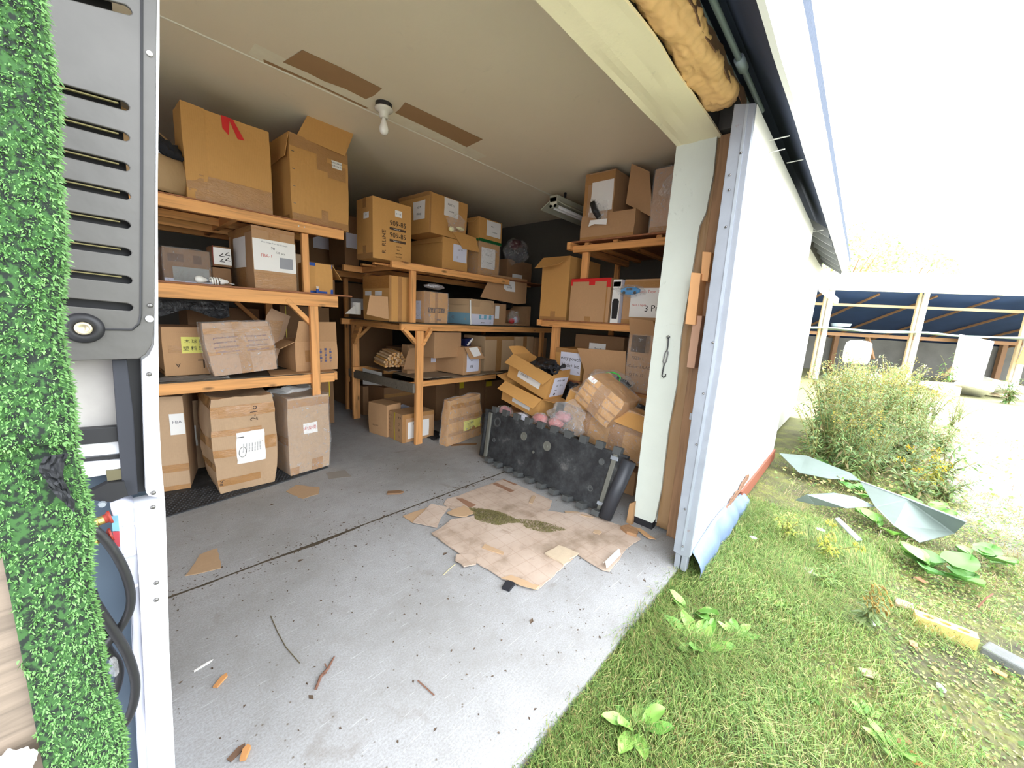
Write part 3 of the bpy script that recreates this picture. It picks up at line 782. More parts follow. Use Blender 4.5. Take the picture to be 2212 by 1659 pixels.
# dark plastic hanging under the middle shelf
MB().sheet(lambda a, b_: (.2 + .55 * a, 3.9, 1.345 - .10 * b_ * (1 + .3 * math.sin(a * 9))), 20, 5).build('plastic_bundle', BLKBAG, label='dark plastic bundle tucked under the middle left shelf', cat='plastic', solid=.03)

# ---- left unit, floor
G = 'cardboard boxes on the floor'
b = cbox((0.476, 3.158, 0.012, 0.351, 0.5, 0.688, -1.0), 'big bulging box with a handwritten sheet on the black mat', 'dirty_greylit', group=G, bulge=.035, amp=.012, seed=5, taper=-.02, sag=.05,
    tapes=(('F', 0, .80, 1, .92), ('F', .0, .62, .75, .68), ('F', .6, .42, .98, .56), ('S', 0, .5, 1, .6), ('S', 0, .25, 1, .33), ('F', .0, .08, .7, .16), ('S', .0, .9, 1, 1), ('F', .0, .40, .35, .48)),
    labels=(('F', .34, .30, .78, .64, PAPER, (('I', .05, .14, .86, 90),) + tuple(('xx xxx xxxx', .013, .22 + .1 * k, .5, 90, GREYINK) for k in range(7))),),
    texts=(('F', .66, .82, '2-18', .06, 90, BROWNINK), ('F', .09, .12, '86', .05, 80, BROWNINK)))
MB().tube([b.D(grid_face('F', *b.s, 0, 0, 1, 1, .007)(.43 + .055 * math.cos(t), .43 + .055 * math.sin(t))) for t in [k * .3306 for k in range(20)]], .0012, 5).build('ink_circle', INK, b.root)
cbox((0.361, 3.78, 0.012, 0.5, 0.4, 0.563, 0.0), 'box squeezed behind the big bulging one, white tag on its side', 'dirty_greylit', group=G, bulge=.015, amp=.006, labels=(('F', .02, .35, .2, .65, PAPER),))
cbox((0.184, 3.45, 0.012, 0.177, 0.4, 0.679, -14.0), 'brown box with a small white label at far left on the mat', 'dirty_greylit', group=G, tapes=(('F', 0, .2, 1, .28), ('F', 0, 0, 1, .05)), labels=(('F', .55, .60, .98, .82, PAPER, (('FBA', .03, .5, .6, 0, GREYINK),)),))
b = cbox((0.939, 3.18, 0.012, 0.315, 0.297, 0.627, 5.0), 'taped box with a small white tag behind the shelf post on the floor', 'dirty_greylit', group=G, bulge=.012, amp=.006, seed=8, sag=.02,
    tapes=(('F', 0, .88, 1, .98), ('F', .0, 0, .22, .1), ('F', .52, .0, .8, .16), ('S', 0, .4, 1, .5)), labels=(('F', .34, .52, .68, .66, PAPER, (('尖龙模', .035, .45, .5, 0, REDINK),)),), wrap=.004)
cbox((1.19, 3.75, .49, .30, .34, .22, 3), 'grey-brown box with yellow strap atop the floor boxes at aisle', 'dark', group=G, tapes=(('F', .97, 0, 1, 1, YELT),))
cbox((1.02, 3.80, 0.012, .45, .45, .47, 3), 'carton underneath the yellow-strapped box beside the aisle', 'dark', group=G)
plastic_blob('plastic_bag', (1.08, 3.55, .60), (.20, .12, .07), 'white crumpled plastic bag on the boxes under the left shelf', 'bag', m=PAPER, amp=.4)
# rubber mat
mt = MB()
q = [(-.5, 3.03), (.171, 3.025), (.75, 3.10), (1.235, 3.19), (1.16, 3.42), (1.0, 4.3), (-.5, 4.3)]
mt.prism([(a, b_, .001) for a, b_ in q], (0, 0, .008))
mat_ = mt.build('rubber_mat', RUBBER, label='studded black rubber mat under the left floor boxes', cat='mat')
mb = MB()
for i in range(64):
    for j in range(14):
        x, y = -.35 + i * .0245 + .012 * (j % 2), 3.05 + j * .024
        if y > 3.02 + max(0, (x - .17)) * .15 + .015 and x < 1.2: mb.lathe([(.006, .009), (.004, .0125), (.001, .013)], 5, ((x, y, 0), (0, 0, 1)))
mb.build('studs', plain('worn_black', (60, 60, 64)), mat_, kind='stuff')

# ================================================================ BOXES: middle unit
G = 'cardboard boxes on the middle shelf'
b = cbox((1.744, 3.36, 1.819, 0.4, 0.287, 0.527, 2.0), 'tall clean box with bold dark number print on the middle unit', 'orange', group=G, bulge=.003, amp=.001,
    tapes=(('S', .42, .84, .62, 1), ('S', 0, 0, 1, .09), ('S', .4, 0, .6, .22), ('F', .41, .325, .84, .365, BROWNINK), ('F', .41, .525, .84, .565, BROWNINK)),
    labels=(('F', .55, .76, .74, .87, PAPER, (('▮▮▯▮', .014, .5, .5, 0, GREYINK),)), ('S', .48, .66, .8, .76, PAPER, (('20', .02, .5, .5, 0),))),
    texts=(('F', .63, .635, '909-85', .062, 0, INK), ('F', .63, .435, '909-85', .062, 0, INK), ('F', .27, .30, 'R  RLINE', .055, 90, BROWNINK),
           ('F', .66, .26, 'Gold Ring', .016, 0), ('F', .64, .20, 'Satin', .016, 0), ('F', .66, .14, 'Black Pearl', .016, 0), ('F', .66, .08, 'Gold Pearl', .016, 0), ('F', .60, .545, 'Applicant: 1 PC', .012, 0, PAPER), ('F', .60, .345, 'Applicant: 1 PC', .012, 0, PAPER)))
cbox((1.861, 4.2, 1.819, 0.155, 0.4, 0.508, 0.0), 'shadowed box behind the numbered tall box', 'dark', group=G, labels=(('F', .1, .35, .9, .65, PAPERB),))
b2 = cbox((2.558, 3.42, 1.819, 0.345, 0.623, 0.342, 0.0), 'open carton with hanging flap under the big top box', 'orange', group=G, amp=.003, top=True,
    tapes=(('S', 0, 0, 1, .05),), flaps=(('L', .06, -70, .0),), labels=(('F', .40, .32, .95, .85, PAPERB, (('SHIP TO', .02, .5, .7, 5, GREYINK), ('1', .04, .3, .25, 0, GREYINK))),))
cbox((2.371, 3.4, 2.165, 0.496, 0.493, 0.387, 3.0), 'large box with two white handwritten notes, highest on the middle unit', 'orange', group=G, bulge=.006, amp=.005, taper=-.05,
    tapes=(('F', 0, 0, .04, 1), ('S', .0, .9, 1, 1)), labels=(('F', .36, .52, .74, .98, PAPER, (('KIDS M', .028, .45, .65, -4), ('white', .028, .5, .3, 0))), ('S', .50, .35, .88, .80, PAPER, (('XL M', .028, .5, .65, 0), ('(Grey)', .028, .5, .3, 0)))))
MB().prism([(2.639, 3.392, 2.249), (2.996, 3.392, 2.221), (3.061, 3.392, 2.075), (2.812, 3.392, 2.075)], (0, .005, 0)).build('loose_flap', card('orange'), label='bent cardboard flap jutting out below the clear plastic bag', cat='cardboard')
plastic_blob('plastic_bag', (2.652, 3.325, 2.3), (.11, .06, .08), 'clear plastic bag with pale yellow bits hanging from the big top box', 'bag', inner=(('yellowish_foam', plain('cream_foam', (236, 230, 180)), (-.06, 0, -.07), (.03, .02, .025)), ('yellowish_foam', plain('cream_foam', (236, 230, 180)), (.06, 0, -.045), (.055, .02, .015))), seed=3)
cbox((3.088, 3.44, 1.819, 0.354, 0.395, 0.392, 2.0), 'box with small white note, lower of the green-taped pair', 'orange', group=G, labels=(('F', .12, .25, .78, .85, PAPER, (('KID M', .02, .4, .65, 0), ('white(Grey)', .018, .55, .3, 0))),), wrap=.006)
cbox((3.083, 3.44, 2.213, 0.386, 0.195, 0.267, 2.0), 'box with small white note and green tape, upper of the pair', 'orange', group=G, tapes=(('F', 0, 0, 1, .13, GREENT), ('S', 0, 0, 1, .10, GREENT)), labels=(('F', .30, .30, .92, .95, PAPER, (('KID S', .02, .4, .65, 0), ('white(Grey)', .018, .55, .3, 0))),), flaps=(('L', .10, -40, .02),))
plastic_blob('garment_bag', (3.908, 3.6, 2.224), (.17, .15, .16), 'dark garments heaped in clear plastic at the end of the top shelf', 'bag', inner=(('dark_garment', BLKF, (0, 0, 0), (.15, .13, .13)), ('maroon_garment', plain('maroon', (70, 36, 38)), (-.05, -.03, .07), (.10, .10, .08))), seed=9)
plastic_blob('garment_bag', (3.65, 3.60, 1.63), (.22, .17, .17), 'black plastic bundle drooping off the middle unit beside the tall flapped box', 'bag', m=BLKBAG, seed=12)
# mid shelf
Z = 1.253
b = cbox((1.915, 3.38, 1.253, 0.275, 0.474, 0.435, 3.0), 'large glossy-taped box behind the upper post', 'orange', group=G, amp=.003, tapes=(('F', .0, 0, .08, 1), ('S', 0, .72, 1, 1, TAPEO), ('F', .35, 0, .5, 1)), labels=(('S', .1, .56, .35, .66, PAPER), ('S', .5, .56, .75, .66, PAPER)))
MB().prism([(1.7, 3.34, 1.482), (1.879, 3.34, 1.484), (1.888, 3.34, 1.273), (1.667, 3.34, 1.311)], (0, .005, 0)).build('loose_flap', card('tan'), label='pale cardboard panel leaning on the glossy-taped box', cat='cardboard')
b = cbox((2.0, 3.62, Z, .12, .3, .16, 0), 'small dark box beside the paper roll', 'dark', group=G)
rl = empty('paper_roll', (1.836, 3.9, 1.3), label='white paper roll with loose corner at left end of middle unit', cat='paper roll')
MB().lathe([(.001, 0), (.045, 0), (.045, .12), (.001, .12)], 20).build('roll', PAPER, rl, smooth=False)
MB().prism([(-.14, -.05, .002), (-.03, -.05, .002), (-.03, -.05, .10)], (0, .002, 0)).build('loose_corner', PAPER, rl)
b = cbox((2.263, 3.31, 1.253, 0.303, 0.228, 0.315, 2.0), 'small box wrapped in shiny tape with a silver pack on top', 'orange', group=G, tapes=(('F', 0, 0, .22, 1), ('F', .44, 0, .56, 1), ('F', .15, .34, .85, .5, BROWNINK), ('F', .18, .36, .82, .48, TAPE)), texts=(('F', .62, .11, '■■■■■', .014, 0, BROWNINK),), labels=(('S', .3, .1, .8, .7, PAPERB),), wrap=.003)
SILV = mat('silver_film', lambda n: (f_plain(n, (200, 200, 206), rough=.25, metal=.6), n.bump(n.noise(30, 4, n.coords(), dist=2), .8, .01)))
plastic_blob('silver_package', (2.431, 3.38, 1.631), (.115, .06, .030), 'shiny silver wrapped package lying on the small taped box', 'package', m=SILV, amp=.2, seed=4)
b = cbox((2.881, 3.31, 1.253, 0.414, 0.365, 0.287, 6.0), 'light blue and white printed retail box with brown flaps', 'pale', top=False, group=G, amp=.001,
    tapes=(('F', 0, 0, 1, .42, PAPERB), ('S', 0, 0, 1, .45, plain('pale_blue_print', (120, 160, 178))), ('F', .35, .22, .9, .40, plain('sky_print', (120, 180, 200)))), flaps=(('F', .085, -84, .005), ('L', .07, -86, .0)),
    texts=(('F', .52, .08, '■ ■ ■', .016, 0, INK), ('F', .85, .1, '|||', .025, 0, INK), ('S', .25, .25, '42', .05, 0, GREYINK), ('S', .8, .2, 'O', .03, 0, plain('gold_print', (190, 150, 60)))))
MB().tube([(2.866, 3.3, 1.524), (2.886, 3.3, 1.247)], .009, 6).build('white_corner', PAPER, label='white rolled edge at the corner of the blue printed box', cat='paper')
b = cbox((3.366, 3.42, 1.253, 0.704, 0.4, 0.266, 0.0), 'open box behind the blue printed one, red toy inside', 'tan', top=False, group=G, cut=('F', .30, .08, .9, 1.0), labels=(('F', .02, .3, .12, .9, PAPER),))
MB().prism([(3.237, 3.36, 1.852), (3.892, 3.36, 1.859), (3.892, 3.36, 1.554), (3.728, 3.36, 1.532), (3.073, 3.36, 1.57)], (0, .006, 0)).build('tilted_lid', card('tan'), label='tilted box lid with a white handwritten note', cat='cardboard')
nt = MB().prism([(3.448, 3.353, 1.805), (3.652, 3.353, 1.805), (3.663, 3.353, 1.679), (3.516, 3.353, 1.678), (3.456, 3.353, 1.701)], (0, .001, 0)).build('paper_note', PAPER, label='white handwritten note taped on the tilted lid', cat='paper')
t_ = text_mesh('XXS\n5 M XS', .028, INK); o = bpy.data.objects.new('lettering', t_); COL.objects.link(o); o.location = (3.55, 3.349, 1.737); o.rotation_euler = (R(90), 0, 0); o.parent = nt
plastic_blob('toy_bag', (3.714, 3.4, 1.358), (.085, .05, .085), 'red and pink soft toy in a clear bag in the open box', 'toy', inner=(('red_felt', plain('red_felt', (190, 30, 36)), (-.035, 0, -.045), (.04, .03, .035)), ('white_felt', PAPERB, (.03, 0, -.03), (.03, .02, .04)), ('pink_felt', plain('pink_felt', (220, 130, 150)), (.06, .01, -.03), (.02, .02, .05))), seed=2)
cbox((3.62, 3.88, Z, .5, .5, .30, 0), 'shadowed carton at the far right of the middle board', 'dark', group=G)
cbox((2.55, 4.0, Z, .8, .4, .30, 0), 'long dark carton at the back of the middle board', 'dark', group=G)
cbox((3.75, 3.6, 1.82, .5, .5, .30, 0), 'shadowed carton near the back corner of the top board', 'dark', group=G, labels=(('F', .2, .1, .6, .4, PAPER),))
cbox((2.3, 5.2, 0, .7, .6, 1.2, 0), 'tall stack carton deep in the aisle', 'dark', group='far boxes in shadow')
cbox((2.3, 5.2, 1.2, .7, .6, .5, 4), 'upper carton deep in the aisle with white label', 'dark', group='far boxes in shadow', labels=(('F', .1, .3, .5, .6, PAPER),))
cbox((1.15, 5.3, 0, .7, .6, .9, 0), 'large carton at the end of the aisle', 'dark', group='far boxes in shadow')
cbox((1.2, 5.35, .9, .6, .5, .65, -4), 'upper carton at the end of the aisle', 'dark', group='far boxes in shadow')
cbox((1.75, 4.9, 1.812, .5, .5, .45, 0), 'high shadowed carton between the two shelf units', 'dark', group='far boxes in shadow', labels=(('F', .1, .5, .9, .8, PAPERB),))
sp_ = empty('wooden_shelf_unit', (1.8, 4.85, 0), label='dim shelf unit deep in the aisle carrying a high carton', cat='shelf', group='lumber shelf units')
for nm, q in (('front_beam', (1.3, 4.86, 1.74, 3.0, 4.9, 1.80)), ('post', (1.86, 5.0, 0, 1.91, 5.04, 1.74)), ('post', (2.2, 5.0, 0, 2.25, 5.04, 1.74)), ('back_beam', (1.3, 5.5, 1.74, 3.0, 5.54, 1.80)), ('shelf_board', (1.3, 4.86, 1.80, 3.0, 5.54, 1.81))):
    MB().box(q[0] - 1.8, q[1] - 4.85, q[2], q[3] - 1.8, q[4] - 4.85, q[5]).build(nm, WX if 'post' not in nm else WZ, sp_)
# low shelf: bundle of rolled tubes
Z = .665
tb = empty('tube_bundle', (2.147, 3.75, 0.762), label='bundle of small rolled cardboard tubes on the low middle shelf', cat='tube bundle')
TUBEM = [card('orange'), card('pale'), card('tan')]
k = 0
rows = [(-.13, 11, 0), (-.12, 11, .022), (-.125, 11, .044), (-.105, 10, .066), (-.095, 9, .088), (-.06, 7, .11), (-.03, 5, .132)]
random.seed(3)
for x0, n, zz in rows:
    for i in range(n):
        x = x0 + i * .0245; j = random.uniform(-.03, .03)
        MB().tube([(x, -.10 + j, zz + .012), (x + .02, .16, zz + .014 + .02)], [.0115, .0115], 8).build('tube', TUBEM[k % 3], tb); k += 1
bw = tb.location
cbox((2.318, 3.7, 0.668, 0.689, 0.12, 0.325, 0.0), 'flat brown carton with a bluish label behind the front post', 'tan', group=G, labels=(('F', .45, .35, .75, .9, PAPERB, (('MASKS', .02, .5, .7, 0, GREYINK), ('Size', .02, .5, .4, 0, GREYINK))),))
MB().prism([(2.216, 3.62, 0.734), (2.289, 3.62, 0.97), (2.419, 3.62, 0.962), (2.497, 3.62, 0.711)], (0, .005, 0)).build('loose_flap', card('tan'), label='slanting cardboard flap between tube bundle and front post', cat='cardboard')
for i, (p0, z) in enumerate((((2.22, 3.34), .667), ((2.6, 3.215), .667), ((2.95, 3.215), .671), ((2.2, 3.9), .668))):
    w_, d_ = (.5, .5) if i in (0, 3) else (.42, .35)
    MB().sheet(lambda a, b_: (p0[0] + w_ * a, p0[1] + d_ * b_ + .01 * noise.noise(Vector((a * 5, i, 0))), z + .012 * (1 - b_) * abs(noise.noise(Vector((a * 4 + i * 7, 0, 0)))) + .002 * i), 14, 8).build('flat_cardboard', card('grey'), solid=.005,
        label=['flat cardboard under the tube bundle reaching the back post', 'wavy flattened cardboard at the low shelf edge beside front post', 'flattened cardboard edge below the box with two white labels', 'greyish cardboard sheet behind the tube bundle'][i], cat='cardboard')
b = cbox((2.748, 3.24, 0.685, 0.292, 0.486, 0.316, 6.0), 'box with opened corner and two white labels at low shelf', 'tan', group=G, top=True, amp=.002,
    labels=(('F', .15, .10, .85, .78, PAPERB, (('Mini Mask', .016, .45, .85, 0), ('22 Pcs', .016, .4, .6, 0), ('▮▮', .03, .4, .3, 0))),))
MB().prism([(2.716, 3.2, 1.006), (2.928, 3.2, 1.012), (3.038, 3.2, 0.864), (2.81, 3.2, 0.868)], (0, .004, 0)).build('loose_flap', card('tan'), label='folded-down flap bearing a tilted white note, low shelf', cat='cardboard')
MB().prism([(2.78, 3.196, 0.995), (2.904, 3.196, 1.008), (2.973, 3.196, 0.91), (2.86, 3.196, 0.893)], (0, .001, 0)).build('paper_note', PAPER, label='tilted white note on the folded-down flap', cat='paper')
cbox((2.388, 3.3, 0.885, 0.4, 0.25, 0.273, 6.0), 'raised left half of the torn box under the middle board', 'tan', group=G)
bk = empty('magazine_bundle', (2.895, 3.34, 1.043), label='dark blue folded item with white edge poking from torn box', cat='package')
MB().prism([(-.05, 0, -.05), (.03, 0, -.04), (.05, 0, .05), (-.05, 0, .04)], (0, .12, 0)).build('dark_wrap', plain('navy_wrap', (30, 34, 70), rough=.3), bk)
MB().bar((-.02, -.004, -.03), (.06, -.004, .045), .01, .02).build('white_edge', PAPER, bk)
cbox((3.217, 3.4, 0.668, 0.521, 0.4, 0.441, 0.0), 'brown carton with vertical tape right of the torn box', 'pale', group=G, tapes=(('F', .38, 0, .56, 1), ('F', 0, .9, 1, 1)))
cbox((3.79, 3.41, 0.668, 0.371, 0.4, 0.44, 0.0), 'second of the row of cartons on the low middle shelf', 'pale', group=G, tapes=(('F', .4, 0, .6, 1),))
cbox((4.222, 3.42, 0.668, 0.26, 0.4, 0.419, 0.0), 'last carton of the low row, darkened beside the right shelf', 'tan', group=G)
cbox((2.45, 4.1, Z, .35, .3, .26, 0), 'dim carton behind the tubes', 'dark', group=G)
# floor under the middle unit
G = 'cardboard boxes on the floor'
b = cbox((2.045, 3.35, 0.0, 0.392, 0.26, 0.304, 0.0), 'floor carton with shipping icons and yellow strap', 'tan', group=G, amp=.003, bulge=.006,
    labels=(('F', .16, .12, .82, .72, PAPER, (('20P', .03, .3, .85, -10),)),), tapes=(('S', .40, 0, .47, 1, YELT), ('F', 0, .85, 1, 1), ('F', 0, 0, .1, 1)),
    texts=tuple(('S', .80, .86 - .22 * i, ('↑↑', '☂', '▣', '◫')[i], .04, 0, BROWNINK) for i in range(4)) + tuple(('S', .06 + .12 * (i % 2), .85 - .14 * (i // 2), '≡', .03, 0, BROWNINK) for i in range(10)))
cbox((2.022, 3.619, 0.0, 0.197, 0.29, 0.356, 12.0), 'carton with a bluish sheet on top, left of strapped one', 'tan', group=G, amp=.004, bulge=.008, texts=(('S', .4, .3, '====', .04, 0, BROWNINK),))
MB().sheet(lambda a, b_: (2.10 + .30 * a, 3.62 + .18 * b_ + .1 * a, .262 + .012 * noise.noise(Vector((a * 5, b_ * 5, 0)))), 10, 8).build('plastic_envelope', PAPERB, solid=.002, label='bluish plastic envelope lying on the floor carton by the aisle', cat='envelope')
cbox((2.309, 4.2, 0.0, 0.502, 0.4, 0.423, 0.0), 'dim carton behind the strapped floor carton', 'dark', group=G, tapes=(('F', 0, .7, 1, .8),))
cbox((2.236, 4.6, 0.0, 0.293, 0.4, 0.382, 0.0), 'dark carton by the rear post of the middle unit', 'dark', group=G)
b = cbox((2.346, 2.984, 0.0, 0.569, 0.11, 0.478, 9.0), 'crushed taped box with a yellow note on the floor', 'orange', group=G, bulge=.01, amp=.014, seed=21, taper=.16, sag=.05,
    tapes=(('F', 0, .50, 1, .6), ('F', 0, .2, 1, .28), ('F', .0, .8, 1, .9)), labels=(('F', .42, .24, .95, .46, YELP, (('打 大 M', .034, .4, .65, 8), ('spring hooks', .016, .5, .25, 4))),), wrap=.008)
MB().prism([(2.38, 2.97, .002), (2.62, 2.84, .002), (2.66, 2.87, .002), (2.44, 3.0, .002)], (0, 0, .004)).build('flat_cardboard', card('dark'), label='dark cardboard scrap poking out under the crushed floor box', cat='cardboard')
b = cbox((3.122, 3.75, 0.0, 0.452, 0.5, 0.514, 0.0), 'large dim carton with yellow marks under the low shelf', 'dark', group=G, tapes=(('F', .0, .8, .16, 1, YELT),))
cbox((3.596, 3.75, 0.0, 0.559, 0.5, 0.461, 0.0), 'second dim carton with a yellow mark, right of the first', 'dark', group=G, tapes=(('F', .0, .85, .2, 1, YELT),))
cbox((2.823, 3.85, 0.0, 0.334, 0.5, 0.477, 0.0), 'dark carton between floor boxes beyond the front post', 'dark', group=G)
mh = MB().sheet(lambda a, b_: (2.35 + .22 * a, 3.22 + .25 * b_ + .08 * a, .004 + .02 * abs(noise.noise(Vector((a * 5, b_ * 5, 0))))), 16, 16).build('black_mesh', BLKF, solid=.004, label='crumpled black mesh on the floor beside the front post', cat='mesh')

# ================================================================ BOXES: right unit
G = 'cardboard boxes on the right shelf'
b = cbox((3.22, 1.599, 2.115, 0.373, 0.54, 0.221, 0.0), 'torn open box with a white sheet and a black pouch, top of right shelf', 'tan', top=False, group=G, amp=.006, bulge=.01, taper=0,
    tapes=(('S', 0, 0, 1, .12),))
spx = b.s
# taller intact left part and right side wall of the torn box
cbox((3.235, 1.832, 2.115, 0.732, 0.305, 0.591, 0.0), 'upright torn side of the open box near the ceiling, white sheet on it', 'tan', top=False, group=G, amp=.004,
    labels=(('S', .25, .42, .97, .86, PAPER),), tapes=(('S', .0, .84, 1, .98), ('S', .0, 0, .12, 1)), cut=None)
MB().prism([(3.3, 1.725, 2.741), (3.3, 1.551, 2.642), (3.3, 1.477, 2.261), (3.3, 1.74, 2.412)], (.005, 0, 0)).build('torn_side_panel', card('tan'), label='ragged cardboard side panel rising beside the ceiling box', cat='cardboard')
pch = empty('plastic_pouch', (3.19, 1.987, 2.374), label='black item in a clear pouch stuck on the torn box', cat='pouch')
pv = Vector(pch.location)
MB().tube([Vector(p) - pv for p in [(3.185, 2.014, 2.433), (3.185, 1.978, 2.36), (3.185, 1.928, 2.293)]], [.028, .03, .026], 10).build('black_item', BLKBAG, pch, smooth=True)
MB().prism([Vector(p) - pv for p in [(3.175, 2.036, 2.466), (3.175, 1.839, 2.427), (3.175, 1.849, 2.265), (3.175, 2.044, 2.306)]], (-.002, 0, 0)).build('clear_film', WRAP, pch)
MB().prism([Vector(p) - pv for p in [(3.17, 2.014, 2.277), (3.17, 1.837, 2.271), (3.17, 1.841, 2.22), (3.17, 1.966, 2.239), (3.17, 2.028, 2.222)]], (-.002, 0, 0)).build('white_tag', PAPER, pch)
b = cbox((3.24, 1.094, 2.115, 0.271, 0.376, 0.506, 0.0), 'large box with plastic and pink wrap, right of the torn one', 'pink', group=G, amp=.004, wrap=.005, tapes=(('S', 0, .0, 1, .1),))
plastic_blob('plastic_wrap_bundle', (3.16, 1.249, 2.44), (.06, .12, .09), 'clear plastic with pink piece taped on the rightmost top box', 'plastic', inner=(('pink_piece', plain('hot_pink', (220, 70, 120)), (0, -.05, -.04), (.02, .07, .03)),), seed=6)
# mid level
b = cbox((3.26, 2.263, 1.357, 0.588, 0.345, 0.637, 0.0), 'tall box with front flap folded out, left end of right shelf', 'orange', group=G, top=False, amp=.002, bulge=.003,
    tapes=(('S', 0, 0, 1, .05), ('S', .42, .0, .6, .14)), flaps=(('L', .20, -35, .02),), texts=(('F', .6, .9, 'Fragile', .035, 90, BROWNINK),))
b = cbox((3.2, 1.753, 1.357, 0.263, 0.435, 0.402, 0.0), 'box edged with red tape on the right shelf', 'tan', group=G, amp=.001, bulge=.002,
    tapes=(('S', 0, .93, 1, 1.0, REDT, 'red tape'), ('S', 0, .84, .05, .94, REDT, 'red tape'), ('S', .9, .80, 1, .94, REDT, 'red tape'), ('S', .47, .85, .62, .94, REDT, 'red tape'), ('S', .42, 0, .57, .12), ('S', .9, 0, .93, .8), ('T', 0, 0, .12, 1, REDT)))
b = cbox((3.19, 1.646, 1.357, 0.098, 0.078, 0.385, 0.0), 'narrow white printed product box with a black bottle picture', 'pale', group=G, amp=.0, bulge=0,
    tapes=(('S', 0, 0, 1, 1, PAPER, 'white printed face'), ('F', 0, 0, 1, 1, PAPERB), ('S', .05, .84, .95, .95, plain('dark_band', (70, 60, 62)))), texts=(('S', .5, .78, 'OBIT TYPE 2', .02, 0, INK),))
MB().prism([b.D(grid_face('S', *b.s, 0, 0, 1, 1, .006)(*p)) for p in ((.2, .1), (.85, .1), (.95, .5), (.75, .56), (.25, .56), (.1, .48))], (-.001, 0, 0)).build('bottle_picture', INK, b.root)
b = cbox((3.22, 1.174, 1.357, 0.299, 0.455, 0.387, 0.0), 'wide box with a big white sheet reading 3 prong', 'tan', group=G, amp=.003, tapes=(('S', 0, .82, 1, .96), ('S', 0, 0, 1, .10)),
    labels=(('S', .16, .16, 1.0, .80, PAPER, (('3 Prong', .075, .66, .32, 4), ('50Pc', .05, .78, .13, 4), ('hard  Tape  Ivory kn', .035, .55, .88, 0, REDINK), ('Not 2 types', .026, .22, .42, 0, REDINK))),))
tc = plastic_blob('toy_bag', (3.165, 1.543, 1.64), (.03, .13, .05), 'blue toy car in a clear bag over the white sheet', 'toy', inner=(), seed=5, amp=.25)
CARB = plain('toy_blue', (40, 150, 216), rough=.3)
MB().sheet(lambda a, b_: (-.0 + .014 * math.cos(2 * math.pi * b_), .085 - .17 * a, (.012 + .022 * math.sin(math.pi * a) ** .6) * math.sin(2 * math.pi * b_)), 16, 14).build('car_body', CARB, tc, smooth=True)
MB().box(-.018, -.02, .004, -.006, .03, .022).build('car_window', INK, tc)
for y in (-.05, .05): MB().lathe([(.001, 0), (.013, 0), (.013, .006), (.001, .006)], 14, ((-.022, y, -.018), (1, 0, 0))).build('wheel', BLKF, tc)
# low level
b = cbox((3.22, 2.01, 0.762, 0.427, 0.316, 0.316, 0.0), 'box with a bold handwritten easy pouch sign', 'orange', group=G, amp=.003, tapes=(('S', 0, .85, 1, 1),),
    labels=(('S', .22, .18, 1.0, .88, PAPERB, (('easy pouch', .052, .5, .72, -2), ('black+ bit', .052, .5, .40, -2), ('2s', .03, .9, .12, 0))),))
b = cbox((3.5, 1.715, 0.97, 0.362, 0.565, 0.252, 0.0), 'dim box with a pale note behind the sign box', 'dark', group=G, labels=(('S', .32, .1, .66, .68, PAPER, (('Trim $\nbutterfly', .03, .55, .5, 0),)),))
MB().prism([(3.17, 2.037, 1.095), (3.17, 1.768, 1.107), (3.17, 1.528, 1.114), (3.17, 1.501, 0.756), (3.17, 1.951, 0.711), (3.17, 1.937, 0.888)], (.006, 0, 0)).build('flattened_carton', card('tan'), label='large bare cardboard panel leaning behind the black bags', cat='cardboard')
t_ = text_mesh('Tempered Glass', .02, BROWNINK); 
bg = plastic_blob('garment_bag', (3.08, 1.605, 0.846), (.08, .20, .085), 'black items in plastic with a bright green band', 'bag', inner=(('black_item', BLKF, (0, 0, -.01), (.06, .18, .06)),), seed=7)
bgv = Vector(bg.location)
GRN = plain('bright_green', (60, 210, 80), rough=.35)
MB().tube([Vector(p) - bgv for p in [(2.98, 1.658, 0.863), (2.98, 1.647, 0.893), (2.98, 1.595, 0.921), (2.98, 1.543, 0.937), (2.98, 1.49, 0.928), (2.98, 1.462, 0.904), (2.98, 1.466, 0.867)]], .006, 8).build('green_band', GRN, bg, smooth=True)
bpy.data.meshes.remove(t_)
b = cbox((3.2, 1.28, 0.762, 0.354, 0.241, 0.502, 0.0), 'tall torn box with size and quantity print, right end of low shelf', 'tan', group=G, amp=.004, wrap=.004, top=False, cut=('S', .12, .72, .80, 1.1),
    texts=(('S', .42, .60, 'SIZE: L', .04, 0, BROWNINK), ('S', .5, .45, 'Color: LILAC', .036, 0, BROWNINK), ('S', .42, .30, 'Q.TY: 12', .036, 0, BROWNINK)), flaps=(('L', .16, 60, .01),))
plastic_blob('garment_bag', (3.1, 2.017, 0.707), (.06, .10, .06), 'dark bag crumpled below the easy pouch box', 'bag', m=BLKBAG, seed=17)
